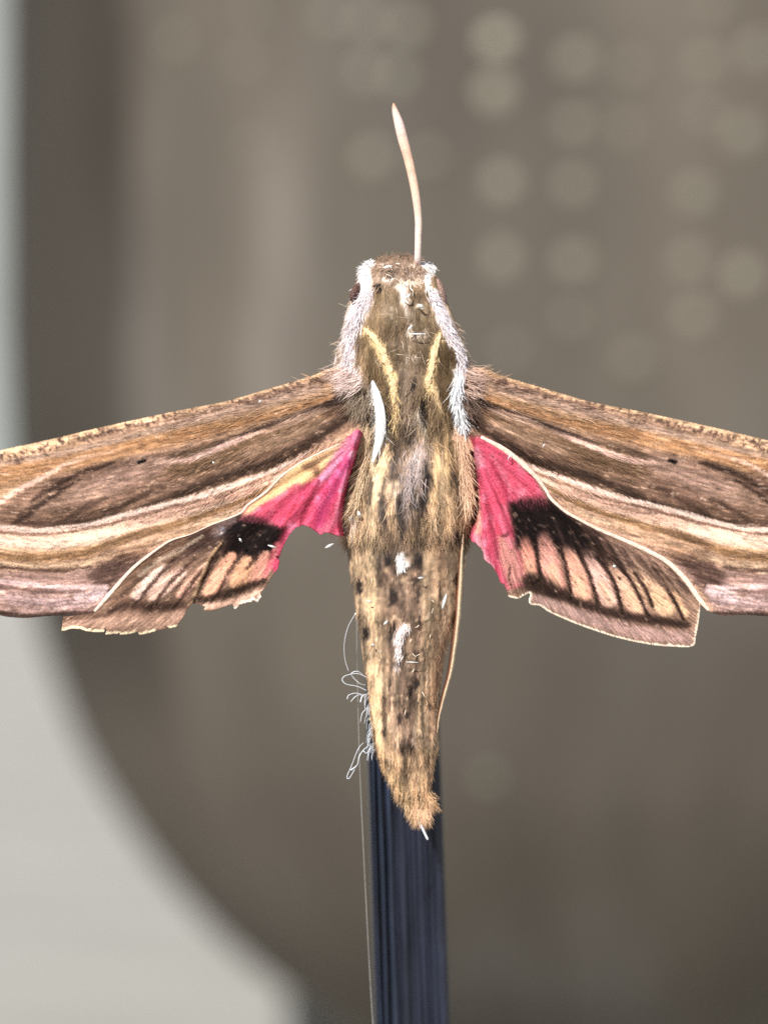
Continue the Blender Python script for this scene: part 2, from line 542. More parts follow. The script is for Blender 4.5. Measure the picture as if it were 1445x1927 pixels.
# ---- forewing pattern, written for the left wing (photo pixels), mirrored for the right
def paint_forewing(seed):
    c = Canvas(-260, 650, 760, 1240, (150, 112, 84))
    st, po = c.stroke, c.poly
    r_ = random.Random(seed)
    # broad zones
    po([(-240, 930), (-100, 875), (0, 846), (200, 800), (430, 752), (660, 690), (680, 740), (560, 775), (430, 812), (250, 852), (100, 895), (-60, 960), (-200, 1010)], (163, 122, 84), 1, 10)
    st([(-120, 905, 22), (0, 890, 20), (100, 872, 18), (220, 845, 16), (330, 822, 14), (450, 795, 9), (560, 765, 7), (650, 742, 6)], (164, 113, 66), .95, .6)
    st([(-120, 882, 7), (0, 866, 7), (120, 846, 7), (260, 818, 7), (380, 789, 7), (500, 757, 6), (620, 722, 5)], (190, 148, 106), .7, .6)
    st([(160, 826, 9), (300, 797, 11), (420, 772, 13), (520, 748, 15), (620, 720, 16)], (146, 110, 84), .8, .7)
    st([(420, 790, 8), (520, 766, 9), (640, 728, 8)], (168, 128, 88), .6, .7)
    st([(-120, 892, 5), (0, 873, 6), (120, 852, 6), (240, 823, 6), (360, 793, 7), (480, 762, 9), (600, 730, 9)], (150, 120, 102), .75, .8)
    # leading edge
    st([(-200, 903, 9), (-100, 871, 10), (0, 851, 10), (100, 828, 10), (200, 804, 9), (300, 779, 8), (400, 760, 7), (500, 733, 6), (590, 708, 5), (640, 692, 4)], (202, 160, 114), .95, .5)
    for i in range(250):
        t = r_.random()
        x = -120 + 740 * t
        yb = np.interp(x, [-200, -100, 0, 100, 200, 300, 400, 500, 600], [912, 880, 858, 836, 811, 787, 768, 742, 714])
        yy = yb + r_.gauss(1, 4.5) + (6 if t < .3 and r_.random() < .4 else 0)
        st([(x, yy), (x + r_.uniform(-4, 6), yy + r_.uniform(2, 5))], (82, 56, 44), r_.uniform(.4, .95), .5, hw=r_.uniform(1.2, 2.6), n=3)
    # mid field: dark brown lens
    po([(0, 960), (36, 928), (90, 900), (150, 885), (230, 862), (330, 848), (434, 826), (554, 784), (650, 752), (670, 790), (620, 818), (582, 838), (526, 872), (442, 898), (330, 932), (240, 956), (150, 982), (60, 992), (0, 986), (-60, 975)], (116, 84, 64), 1, 7)
    st([(150, 930, 20), (210, 906, 22), (270, 884, 18), (330, 866, 10)], (150, 114, 96), .9, .8)
    st([(60, 962, 14), (120, 938, 14), (180, 925, 12)], (142, 108, 86), .7, .8)
    st([(330, 884, 18), (400, 862, 22), (480, 832, 22), (560, 804, 16), (620, 780, 8)], (116, 84, 54), .8, .8)
    st([(470, 850, 10), (540, 822, 12), (610, 796, 9)], (140, 108, 82), .7, .8)
    # dark streaks in the lens
    dk = (62, 42, 33)
    st([(20, 990, 3), (60, 963, 6), (90, 940, 5), (120, 920, 4), (150, 903, 2)], dk, .9, .7)
    st([(60, 945, 3), (85, 925, 6), (110, 912, 6), (140, 895, 4), (180, 880, 6), (215, 870, 3)], dk, .9, .7)
    st([(28, 978, 2), (45, 962, 4), (75, 948, 3)], (74, 52, 40), .7, .7)
    st([(110, 988, 4), (150, 962, 5), (170, 950, 6), (200, 938, 3)], (80, 56, 42), .8, .8)
    st([(200, 968, 6), (250, 942, 6), (280, 925, 7), (310, 916, 3)], (70, 48, 36), .85, .8)
    st([(150, 985, 7), (200, 976, 7), (260, 960, 7), (330, 936, 10), (400, 908, 12), (442, 894, 10), (526, 866, 10), (582, 834, 12), (630, 802, 10), (670, 770, 7)], (62, 42, 30), .92, .8)
    st([(30, 985, 4), (100, 986, 5), (170, 980, 4)], (78, 54, 44), .7, .7)
    st([(320, 860, 7), (360, 848, 7), (400, 836, 6), (434, 826, 5)], (92, 66, 46), .8, .8)
    st([(405, 838, 2), (434, 827, 4), (490, 806, 4), (554, 783, 5), (610, 764, 6), (650, 748, 9), (680, 742, 8)], (60, 42, 34), .95, .6)
    st([(640, 742, 9), (670, 742, 14), (690, 750, 12)], (90, 72, 62), .8, .9)
    # pale streaks
    st([(-60, 975, 3), (0, 944, 4.5), (36, 921, 5), (84, 896, 4.5), (123, 874, 4, .8), (170, 858, 3.5, .5), (230, 845, 3, .2)], (222, 176, 152), .95, .55)
    st([(290, 870, 3, .3), (320, 868, 5, .8), (352, 864, 6, .9), (395, 850, 6), (436, 833, 5), (470, 820, 4, .8), (500, 808, 3, .3)], (206, 164, 146), .95, .6)
    st([(500, 812, 4, .3), (540, 794, 7, .8), (580, 780, 7), (612, 770, 4, .6)], (196, 156, 128), .85, .7)
    # the small black discal spot
    st([(255, 872, 9), (285, 866, 9)], (166, 128, 106), .8, .8)
    st([(262, 870, 3.6), (273, 866, 3.6)], (24, 18, 18), 1, .4)
    # hind stripes below the lens
    po([(-120, 960), (0, 992), (70, 996), (160, 991), (240, 968), (330, 942), (442, 906), (526, 878), (600, 836), (680, 800), (690, 860), (600, 940), (450, 1000), (320, 1050), (240, 1100), (180, 1170), (0, 1180), (-160, 1080)], (196, 150, 116), 1, 4)
    st([(-90, 1018, 14), (0, 1020, 15), (100, 1020, 14), (160, 1012, 14), (220, 1000, 13), (300, 974, 12), (380, 952, 10), (470, 922, 7), (540, 890, 4)], (222, 186, 158), .95, .8)
    st([(140, 1016, 9), (190, 1004, 10), (230, 994, 8)], (236, 206, 176), .8, .8)
    st([(250, 985, 9), (330, 965, 9), (400, 944, 8), (484, 918, 5)], (218, 166, 138), .8, .8)
    st([(-90, 985, 3), (0, 992, 4.5), (60, 999, 5), (100, 996, 5), (160, 990, 5), (220, 973, 5), (300, 952, 5), (360, 938, 5), (400, 926, 5), (470, 901, 4), (526, 880, 3), (580, 850, 2)], (226, 196, 178), .95, .5)
    st([(-90, 995, 2), (0, 1001, 2.5), (60, 1005, 3), (120, 1002, 2.6), (200, 987, 2.6), (300, 960, 3), (400, 936, 3), (470, 911, 2.5), (526, 888, 2)], (126, 86, 68), .85, .6)
    st([(300, 971, 1.5), (400, 945, 1.6), (480, 918, 1.5)], (150, 104, 78), .5, .7)
    st([(-90, 1040, 7), (0, 1046, 8), (80, 1049, 9), (150, 1042, 9), (200, 1026, 8), (260, 1006, 8), (320, 990, 7), (400, 964, 5), (456, 941, 4), (510, 910, 3)], (146, 104, 60), .92, .7)
    st([(200, 1026, 5), (250, 1008, 6), (300, 995, 5)], (112, 80, 52), .7, .8)
    st([(0, 1033, 3), (90, 1038, 3), (160, 1030, 3)], (190, 148, 96), .5, .8)
    st([(-90, 1056, 4), (0, 1060, 4.5), (80, 1065, 5), (150, 1062, 5), (190, 1050, 5), (250, 1030, 5), (330, 1004, 6), (400, 980, 5), (450, 958, 4)], (208, 172, 132), .75, .7)
    st([(230, 1040, 8), (300, 1014, 7), (380, 990, 5)], (184, 138, 100), .7, .8)
    st([(-90, 1066, 3), (0, 1067, 3), (60, 1072, 4), (120, 1073, 5), (170, 1068, 4)], (86, 60, 48), .85, .7)
    po([(-120, 1080), (0, 1074), (120, 1080), (190, 1066), (240, 1040), (270, 1056), (210, 1115), (180, 1165), (0, 1170), (-90, 1130)], (150, 114, 102), 1, 5)
    po([(165, 1084), (190, 1060), (240, 1046), (275, 1040), (235, 1080), (210, 1108), (180, 1106)], (84, 58, 48), .9, 9)
    st([(200, 1040, 10), (240, 1046, 11), (270, 1035, 8)], (128, 92, 66), .6, .9)
    st([(-60, 1092, 4), (0, 1094, 4.5), (40, 1098, 5), (100, 1105, 5), (160, 1106, 5), (200, 1104, 4)], (196, 164, 160), .85, .7)
    st([(-60, 1102, 3), (0, 1104, 3.5), (60, 1110, 4), (110, 1114, 4), (150, 1112, 4)], (122, 88, 78), .85, .7)
    st([(0, 1122, 8), (70, 1132, 10), (140, 1132, 11), (185, 1126, 10)], (178, 144, 142), .75, .8)
    st([(150, 1125, 9), (180, 1118, 9), (200, 1112, 5)], (204, 176, 178), .8, .8)
    for i in range(240):
        x, y = r_.uniform(-60, 190), r_.uniform(1112, 1150)
        st([(x, y), (x + r_.uniform(-3, 3), y + r_.uniform(-1, 2))], r_.choice([(112, 78, 70), (204, 172, 168)]), r_.uniform(.3, .7), .6, hw=r_.uniform(.9, 1.8), n=2)
    st([(-60, 1146, 6), (0, 1154, 5), (40, 1160, 5), (85, 1158, 4.5), (130, 1155, 4), (190, 1154, 4)], (66, 45, 37), .95, .7)
    # scattered pale and dark scales over the whole wing
    for i in range(3200):
        x = r_.uniform(-180, 660)
        y = r_.uniform(700, 1150)
        a_ = -math.atan2(float(np.interp(x + 5, _WX, _WY) - np.interp(x - 5, _WX, _WY)), 10) if y > 840 else math.radians(13)
        l = r_.uniform(4, 14)
        cc = r_.choice([(90, 62, 46), (70, 48, 38), (212, 176, 148), (196, 150, 112)])
        st([(x, y), (x + l * math.cos(a_), y - l * math.sin(a_))], cc, r_.uniform(.15, .55), .6, hw=r_.uniform(.7, 1.5), n=2)
    c.punch(1.14, 6)
    g_ = c.c.mean(2, keepdims=True)
    c.c = (g_ + (c.c - g_) * 0.92) * np.array([1.0, 0.985, 0.985])
    return c


FW_OUT = spline([(680, 720), (635, 691), (582, 709), (504, 732), (422, 756), (330, 774), (200, 802), (100, 826), (0, 848), (-90, 872), (-150, 893), (-205, 925), (-216, 945),
                 (-196, 975), (-160, 1030), (-110, 1085), (-50, 1138), (0, 1158), (25, 1162), (50, 1163), (85, 1160), (130, 1157), (185, 1156),
                 (240, 1120), (300, 1060), (400, 1005), (480, 955), (570, 890), (640, 850), (690, 820), (700, 770)], 5)


def streak(x, y, rx, ry, seed):
    """fine fan-wise streaks around the wing root (scale rows), about 0..1"""
    a = np.arctan2(y - ry, np.abs(x - rx) + 1e-6)
    r = np.hypot(x - rx, y - ry)
    return 0.45 * vnoise(a * 260 + 40, r / 22, seed) + 0.35 * vnoise(a * 520 + 80, r / 12, seed + 1) + 0.2 * vnoise(a * 110, r / 30, seed + 2)


def flow_v(x, y):
    """across-the-wing coordinate that follows the curved rows of scales (left wing)"""
    wy, ty = np.interp(x, _WX, _WY), np.interp(x, _TX, _TY)
    return np.where(y < wy, (y - ty) / np.maximum(wy - ty, 20) * 150, 150 + (y - wy))


def streak_flow(x, y, seed):
    v = flow_v(x, y)
    return (0.34 * vnoise(v / 2.6 + 30, x / 26 + 60, seed) + 0.30 * vnoise(v / 1.5 + 60, x / 12 + 90, seed + 1)
            + 0.22 * vnoise(v / 6.0 + 20, x / 60 + 30, seed + 2) + 0.14 * vnoise(x / 2.2 + 400, y / 2.0 + 100, seed + 3))


def sheet(name, outline, cnv, root, dep_fn, seed, step=2.0, mirrored=False, thick=6e-5, parent=None, amp=0.26, flow=False):
    out = np.asarray(outline, float)
    x0, y0 = out.min(0) - 2 * step
    x1, y1 = out.max(0) + 2 * step
    gx, gy = np.arange(x0, x1, step), np.arange(y0, y1, step)
    X, Y = np.meshgrid(gx, gy)
    sd, nx, ny = poly_sd(out, X, Y, True)
    keep = sd > -0.55 * step
    quad = keep[:-1, :-1] & keep[1:, :-1] & keep[:-1, 1:] & keep[1:, 1:]
    edge = keep & (sd < 0.45 * step)
    X, Y = np.where(edge, nx, X), np.where(edge, ny, Y)
    used = np.zeros(X.shape, bool)
    for a, b in ((0, 0), (1, 0), (0, 1), (1, 1)):
        used[a:a + quad.shape[0], b:b + quad.shape[1]] |= quad
    idx = -np.ones(X.shape, int)
    idx[used] = np.arange(used.sum())
    f = np.stack([idx[:-1, :-1][quad], idx[:-1, 1:][quad], idx[1:, 1:][quad], idx[1:, :-1][quad]], -1)
    x, y = X[used], Y[used]
    sx = 2 * 766.0 - x if mirrored else x                    # where to look the pattern up
    rx = 2 * 766.0 - root[0] if mirrored else root[0]
    if flow:
        s1, s2 = streak_flow(sx, y, seed), streak_flow(sx + 300, y, seed + 11)
    else:
        s1, s2 = streak(sx, y, rx, root[1], seed), streak(sx, y, rx, root[1], seed + 11)
    wob = 4.5 * (s2 - 0.5)
    wob2 = 2.4 * (vnoise(sx / 1.9 + 300, y / 1.9, seed + 5) - .5)
    col = cnv.sample(sx + 2 * wob2, y + wob + wob2)
    grain = RNG.normal(0, 0.05, len(x))
    s1 = .5 + .5 * (s1 - s1.mean()) / (s1.std() + 1e-9)
    col = lin(col) * np.exp(amp * (2 * s1 - 1) + grain)[:, None]
    col = clipc(col * GAIN)
    z = cnv.sample(sx, y, 'z')
    dep = dep_fn(x, y) - z * 1e-3 - 1.6e-5 * (s1 - .5)
    front = P(x, y, dep)
    o = mesh_obj(name, front, f, m_wing, None, col)
    md = o.modifiers.new('thickness', 'SOLIDIFY')
    md.thickness = thick
    md.offset = 0
    under(o, moth)
    return o


cam_fore = {}
for side, seed in ((-1, 21), (1, 57)):
    cnv = paint_forewing(seed)
    cam_fore[side] = cnv
    out = FW_OUT if side < 0 else np.array(mirror(FW_OUT))

    def dep_f(x, y, side=side):
        ax = np.where(side < 0, 766 - x, x - 766)                 # distance from the body line
        yc = np.interp(ax, [80, 130, 260, 400, 560, 760, 980], [700, 700, 736, 768, 802, 848, 940])
        below = np.clip((y - yc), 0, 500)
        roll = 0.0012 * np.exp(-below / 16.0)                     # leading edge curls back
        fold = 0.00018 * np.sin(below / 34.0) + 0.00010 * np.sin(below / 13.0 + ax / 90)
        return -0.0010 + roll + fold + (ax - 100) * S * 0.05 + below * S * 0.04
    sheet('forewing', out, cnv, (690, 745) if side < 0 else (842, 745), dep_f, seed, mirrored=side > 0, flow=True)

# ---- right hindwing
cr = Canvas(850, 780, 1360, 1250, (120, 88, 70))
st, po = cr.stroke, cr.poly
po([(870, 820), (925, 826), (1000, 890), (1024, 935), (960, 960), (975, 1020), (990, 1100), (950, 1110), (905, 1050), (880, 1010)], (206, 60, 92), 1, 6)
st([(893, 850, 10), (905, 880, 9), (915, 905, 6)], (202, 124, 140), .9, .8)
st([(925, 858, 5), (955, 905, 8), (985, 930, 7)], (200, 92, 112), .7, .8)
st([(908, 885, 6), (920, 920, 8), (935, 960, 9), (948, 1000, 8)], (226, 62, 98), .95, .6, dz=.25)
st([(960, 900, 5), (985, 925, 10), (1008, 940, 8)], (206, 60, 88), .9, .7)
st([(925, 868, 3), (945, 910, 4), (958, 945, 5)], (168, 32, 66), .85, .7)
st([(914, 930, 3), (922, 970, 4), (930, 1010, 4), (936, 1050, 3)], (160, 38, 66), .8, .7)
st([(898, 1010, 7), (908, 1040, 6), (925, 1068, 5)], (206, 132, 140), .85, .8)
st([(899, 920, 3), (901, 970, 5), (900, 1000, 6)], (206, 160, 130), .8, .7)
st([(893, 900, 3), (896, 950, 4), (893, 985, 4)], (112, 52, 38), .8, .7)
po([(936, 1010), (950, 1005), (972, 1020), (990, 1098), (956, 1108), (940, 1060)], (172, 124, 104), .8, 8)
st([(960, 1065, 2), (958, 1085, 2.5), (962, 1105, 2.5)], (78, 54, 44), .8, .7)
st([(978, 1030, 2), (985, 1065, 2), (994, 1100, 2)], (112, 70, 58), .7, .7)
po([(958, 950), (985, 940), (1025, 935), (1040, 945), (1070, 970), (1140, 1003), (1150, 1070), (1080, 1050), (1020, 1030), (975, 1025)], (56, 37, 31), 1, 14)
po([(960, 948), (1000, 938), (1040, 948), (1088, 985), (1112, 1022), (1075, 1042), (1030, 1030), (972, 1030)], (27, 17, 16), 1, 9)
for q_ in range(14):
    x_ = 968 + q_ * 6
    st([(x_, 950 - (q_ % 3) * 5, 1.5), (x_ + 6, 985, 3), (x_ + 14, 1034 + (q_ % 4) * 7, 1.2)], (34, 21, 19), .7, .7)
    st([(x_ + 2, 925, 1.4), (x_ + 5, 948, 2), (x_ + 8, 962, 1)], (206, 74, 102) if q_ < 10 else (90, 52, 48), .45, .8)
st([(962, 1030, 4), (952, 1005, 5), (940, 970, 4)], (232, 112, 136), .6, .8)
po([(1140, 1004), (1210, 1034), (1275, 1076), (1318, 1136), (1316, 1190), (1240, 1150), (1150, 1075)], (138, 104, 84), .9, 26)
st([(1150, 1030, 8), (1165, 1050, 9), (1180, 1064, 8)], (66, 46, 38), .85, .8)
for (xa, ya, xb, yb, hw, cc) in [(990, 1026, 1001, 1086, 11, (206, 128, 106)), (1027, 1024, 1046, 1101, 16, (212, 140, 122)), (1072, 1049, 1097, 1117, 16, (212, 148, 122)),
                                 (1112, 1058, 1147, 1131, 14, (208, 158, 142)), (1162, 1082, 1200, 1142, 16, (206, 156, 126)), (1204, 1086, 1252, 1144, 17, (206, 160, 122)), (1240, 1084, 1288, 1156, 9, (176, 134, 100))]:
    xm, ym = (xa + xb) / 2, (ya + yb) / 2
    st([(xa - (xb - xa) * .25, ya - (yb - ya) * .25, hw * .8, 0.0), (xa, ya, hw * .95, .6), (xm, ym, hw * 1.12, 1), (xb, yb, hw * 1.1, 1)], cc, .97, .3, dz=.10)
    st([(xa + (xb - xa) * .6, ya + (yb - ya) * .6, hw * .6), (xb, yb, hw * .6)], (206, 166, 120), .5, .8)
for pts in [[(1008, 1018), (1013, 1060), (1020, 1105)], [(1050, 1022), (1063, 1060), (1076, 1125)], [(1090, 1040), (1112, 1090), (1126, 1140)], [(1125, 1050), (1155, 1095), (1172, 1155)],
            [(1150, 1050), (1190, 1098), (1220, 1160)], [(1195, 1080), (1215, 1110), (1228, 1140)], [(1230, 1070), (1268, 1130), (1292, 1178)]]:
    st(pts, (56, 36, 30), .9, .7, hw=4.0, dz=-.10)
    st(pts, (44, 28, 24), .6, .5, hw=1.6)
st([(998, 1098, 16), (1020, 1104, 17), (1050, 1120, 13)], (46, 30, 25), .9, .8)
for q_ in range(26):
    t_ = q_ / 25
    x_, y_ = 1020 + 250 * t_, 965 + 110 * t_
    st([(x_, y_, 2), (x_ + 14 + 16 * t_, y_ + 34, 3), (x_ + 26 + 26 * t_, y_ + 60, 1.5)], [(40, 27, 23), (136, 104, 86) if q_ > 10 else (40, 27, 23), (74, 52, 44)][q_ % 3], .55, .8)
st([(1000, 1092, 12), (1036, 1112, 12), (1083, 1132, 9), (1123, 1147, 9), (1176, 1160, 9), (1225, 1167, 9), (1292, 1176, 6)], (54, 36, 29), .93, .8)
st([(1005, 1125, 7), (1040, 1138, 10), (1090, 1158, 12), (1150, 1177, 13), (1220, 1194, 13), (1300, 1200, 11)], (158, 122, 112), .92, .6)
st([(1310, 1200, 8), (1314, 1160, 7), (1300, 1120, 6)], (160, 122, 96), .7, .8)
rr_ = random.Random(5)
for i in range(700):
    x, y = rr_.uniform(960, 1310), rr_.uniform(960, 1210)
    a_ = math.atan2(y - 850, x - 880)
    l = rr_.uniform(2, 8)
    st([(x, y), (x + l * math.cos(a_), y + l * math.sin(a_))], rr_.choice([(58, 38, 32), (204, 164, 138), (120, 84, 70)]), rr_.uniform(.15, .5), .6, hw=rr_.uniform(.8, 1.5), n=2)
HW_COSTA_R = [(885, 812), (921, 825), (953, 848), (1000, 888), (1023, 916), (1037, 939), (1063, 962), (1085, 975), (1125, 996), (1166, 1013), (1206, 1031), (1247, 1051), (1274, 1073), (1295, 1097), (1317, 1129)]
HW_R_MARGIN = [(1317, 1151), (1314, 1175), (1309, 1200), (1303, 1217), (1261, 1217), (1259, 1214), (1257, 1217), (1220, 1213), (1179, 1205), (1139, 1194), (1085, 1175), (1036, 1154), (1016, 1141), (998, 1138), (995, 1128), (998, 1117), (987, 1121), (975, 1127), (957, 1124)]
HW_R_IN = [(953, 1110), (947, 1097), (943, 1099), (937, 1084), (926, 1066), (911, 1053), (909, 1039), (897, 1024), (886, 1016), (880, 990), (872, 900), (872, 830)]
marg = spline(HW_R_MARGIN, 5)
HW_R = np.concatenate([spline(HW_COSTA_R, 6), marg, spline(HW_R_IN, 4)])
st([tuple(p) for p in HW_R_MARGIN], (240, 220, 192), .95, .45, hw=3.4)
st([(1317, 1129), (1320, 1151)], (236, 212, 184), .8, .5, hw=2.5)


def mellow(c):
    pk = np.clip((c.c[..., 0] - c.c[..., 1] - 70) / 60, 0, 1)[..., None]        # the pink scales, paler where rubbed
    Y_, X_ = np.mgrid[0:c.h, 0:c.w].astype(float)
    rub = (vnoise(X_ / 9 + 3, Y_ / 16 + 8, 401) * vnoise(X_ / 22, Y_ / 30, 402))[..., None]
    c.c = c.c * (1 - .06 * pk) + pk * np.clip(rub - .3, 0, 1) * np.array([34, 92, 84])


cr.punch(1.15, 6)
mellow(cr)


def pleat(rx, ry, k, ph):
    def f(x, y):
        a = np.arctan2(y - ry, np.abs(x - rx) + 1)
        r = np.hypot(x - rx, y - ry)
        bl_ = np.interp(y, [790, 830, 880, 930, 990, 1030], [694, 680, 666, 653, 645, 652])
        br_ = np.interp(y, [790, 840, 900, 960, 1000, 1030], [872, 888, 899, 899, 886, 878])
        near = np.clip(np.where(x < 770, x - bl_ + 12, br_ + 12 - x) / 22, 0, 1)
        near = near * near * (3 - 2 * near)
        return 0.0036 * near - 0.0021 + 0.00009 * np.sin(a * k + ph) * np.clip(r / 160, 0, 1.3) + 0.0004 * np.clip((r - 150) / 300, 0, 1) - 0.0003 * np.exp(-((y - ry) / 60) ** 2)
    return f


hw_r = sheet('hindwing', HW_R, cr, (885, 835), pleat(885, 820, 34, 0.4), 90, step=1.8)

# ---- left hindwing, worn and torn
cl = Canvas(90, 780, 700, 1230, (124, 92, 72))
st, po = cl.stroke, cl.poly
po([(420, 1000), (476, 945), (560, 895), (690, 790), (690, 1010), (560, 1010), (520, 1080), (470, 1020)], (204, 54, 92), 1, 6)
po([(440, 985), (467, 950), (500, 925), (560, 873), (640, 832), (655, 836), (606, 892), (565, 916), (500, 948), (466, 972)], (226, 178, 118), 1, 6)
st([(600, 862, 10), (625, 846, 10), (650, 832, 8)], (164, 122, 86), .85, .8)
st([(572, 878, 5), (590, 876, 9), (596, 890, 7)], (116, 78, 54), .8, .8)
st([(668, 822, 9), (645, 850, 10), (620, 885, 9), (600, 905, 5)], (206, 106, 142), .92, .8)
st([(640, 862, 3), (618, 890, 4), (596, 912, 5)], (188, 130, 156), .6, .8)
st([(664, 850, 4), (650, 890, 4), (640, 925, 4)], (228, 170, 190), .8, .8)
st([(655, 868, 9), (630, 910, 12), (610, 950, 12), (600, 990, 10)], (196, 40, 100), .9, .7, dz=.2)
st([(640, 960, 5), (625, 985, 8), (605, 1000, 8)], (214, 96, 122), .8, .8)
st([(600, 905, 3), (586, 935, 4), (572, 965, 5), (565, 985, 4)], (150, 26, 58), .85, .7)
st([(622, 915, 2.5), (604, 945, 3.5), (590, 985, 3)], (168, 28, 70), .7, .7)
st([(560, 915, 6), (520, 945, 9), (490, 962, 9)], (224, 66, 96), .85, .7)
st([(555, 950, 3), (540, 980, 4), (530, 1010, 4)], (176, 34, 62), .8, .7)
st([(640, 930, 2.5), (632, 965, 3)], (226, 130, 150), .6, .7)
po([(360, 1004), (400, 988), (452, 968), (482, 975), (510, 985), (528, 1000), (514, 1036), (480, 1050), (430, 1048), (400, 1030), (340, 1050), (300, 1070), (320, 1030)], (66, 44, 36), .95, 9)
po([(440, 985), (470, 980), (522, 1000), (506, 1036), (470, 1040), (436, 1035), (428, 1010)], (30, 18, 17), .95, 14)
po([(440, 975), (480, 972), (532, 1000), (520, 1045), (470, 1052), (428, 1046), (420, 1010)], (30, 19, 17), .85, 15)
st([(425, 1020, 12), (385, 1030, 9), (340, 1050, 6), (300, 1072, 4)], (70, 48, 40), .6, .9)
for q_ in range(12):
    x_ = 436 + q_ * 7.5
    st([(x_ + 20, 978 + q_ * 1.2, 1.4), (x_, 1010, 2.6), (x_ - 16, 1048 + (q_ % 3) * 7, 1.2)], (36, 22, 20), .7, .7)
    st([(x_ + 34, 950 + q_ * 2.5, 1.4), (x_ + 16, 980 + q_, 2)], (214, 74, 104), .4, .8)
st([(405, 1005, 8), (420, 985, 8), (440, 978, 6)], (124, 100, 96), .7, .9)
st([(415, 1004, 5), (420, 996, 5)], (128, 132, 150), .5, .9)
po([(300, 1028), (360, 1006), (330, 1060), (290, 1090), (235, 1130), (200, 1145), (230, 1095), (265, 1056)], (122, 88, 66), .9, 8)
st([(250, 1090, 5), (290, 1060, 5), (330, 1040, 4), (380, 1010, 3)], (92, 66, 52), .7, .8)
st([(262, 1082, 4), (300, 1055, 4), (345, 1032, 4), (380, 1008, 3)], (182, 158, 134), .65, .8)
for (xa, ya, xb, yb, hw, cc) in [(308, 1070, 257, 1121, 10, (206, 172, 156)), (342, 1077, 290, 1123, 11, (210, 166, 146)), (386, 1067, 340, 1120, 8, (216, 158, 132)),
                                 (437, 1050, 394, 1118, 12, (220, 150, 116)), (465, 1058, 446, 1102, 13, (220, 156, 112)), (500, 1046, 478, 1092, 10, (206, 138, 114))]:
    hw *= 1.2
    st([(xa, ya, hw * .75), ((xa + xb) / 2, (ya + yb) / 2, hw), (xb, yb, hw * .8)], cc, .96, .4, dz=.10)
st([(522, 1025, 6), (510, 1055, 6), (498, 1085, 4)], (216, 96, 104), .8, .7)
for pts in [[(330, 1052), (290, 1095), (252, 1142)], [(366, 1052), (320, 1098), (284, 1148)], [(400, 1052), (360, 1100), (330, 1146)], [(455, 1040), (428, 1082), (410, 1120)]]:
    st(pts, (72, 48, 38), .88, .7, hw=3.6, dz=-.08)
st([(410, 1045, 4), (385, 1085, 5), (368, 1122, 5), (360, 1134, 3)], (58, 38, 30), .85, .7)
st([(420, 1018, 2), (396, 1050, 2.6), (378, 1090, 2.6), (361, 1136, 3)], (150, 118, 82), .9, .6, dz=.15)
st([(480, 1046, 3), (466, 1070, 3)], (70, 42, 34), .8, .7)
st([(208, 1150, 6), (243, 1138, 9), (291, 1142, 9), (342, 1140, 9)], (66, 44, 34), .9, .8)
st([(368, 1130, 6), (402, 1125, 7), (444, 1111, 7), (478, 1100, 7), (500, 1092, 4)], (52, 34, 26), .93, .8)
st([(230, 1122, 4), (255, 1098, 4), (280, 1080, 3)], (60, 42, 34), .6, .8)
st([(118, 1174, 9), (170, 1170, 10), (230, 1170, 13), (290, 1172, 13), (345, 1158, 10)], (166, 126, 104), .92, .7)
st([(120, 1166, 4), (170, 1160, 4), (210, 1158, 3)], (96, 66, 50), .7, .8)
st([(385, 1142, 5), (420, 1138, 7), (470, 1124, 7), (495, 1112, 5)], (212, 164, 138), .9, .7)
rr_ = random.Random(6)
for i in range(650):
    x, y = rr_.uniform(120, 520), rr_.uniform(980, 1190)
    a_ = math.atan2(y - 850, 680 - x)
    l = rr_.uniform(2, 8)
    st([(x, y), (x - l * math.cos(a_), y + l * math.sin(a_))], rr_.choice([(58, 38, 32), (210, 172, 146), (120, 84, 66)]), rr_.uniform(.15, .5), .6, hw=rr_.uniform(.8, 1.5), n=2)
L_MARG = [(116, 1187), (122, 1187), (135, 1183), (150, 1184), (162, 1188), (180, 1190), (196, 1190), (199, 1180), (201, 1186), (198, 1195), (212, 1194), (222, 1193), (224, 1189), (226, 1195), (240, 1194), (254, 1191), (259, 1189), (262, 1195),
          (272, 1194), (290, 1189), (312, 1184), (315, 1179), (318, 1183), (332, 1180), (338, 1172), (346, 1160), (352, 1148), (361, 1136), (372, 1137), (386, 1142), (382, 1149), (400, 1150), (420, 1143), (438, 1137), (441, 1147), (446, 1145),
          (452, 1138), (466, 1134), (474, 1133), (476, 1129), (484, 1134), (492, 1124), (490, 1116)]
L_IN = [(498, 1108), (508, 1092), (514, 1082), (522, 1072), (526, 1058), (524, 1052), (534, 1026), (545, 1006), (556, 994), (570, 988), (578, 990), (588, 996), (598, 1003), (603, 1008), (612, 1002), (622, 1004), (640, 1010), (690, 1000), (690, 820)]
L_COSTA = [(672, 806), (635, 837), (600, 853), (560, 873), (530, 895), (500, 925), (467, 949), (450, 968), (397, 987), (360, 1004), (330, 1014), (308, 1024), (266, 1055), (241, 1078), (207, 1117), (176, 1154)]
HW_L = np.concatenate([spline(L_COSTA, 6), np.array([(150, 1158), (119, 1161)]), np.array(L_MARG), np.array(L_IN)])
for seg in (L_MARG[0:7], L_MARG[9:12], L_MARG[13:16], L_MARG[17:20], L_MARG[22:24]):
    st([(x, y - 2) for x, y in seg], (232, 208, 168), .9, .45, hw=3.0)
for seg in (L_MARG[34:36], L_MARG[36:39], L_MARG[39:42]):
    st([(x, y - 2) for x, y in seg], (238, 222, 202), .9, .4, hw=3.4)
cl.punch(1.15, 6)
mellow(cl)
hw_l = sheet('hindwing', HW_L, cl, (680, 835), pleat(680, 820, 34, 1.2), 130, step=1.8)


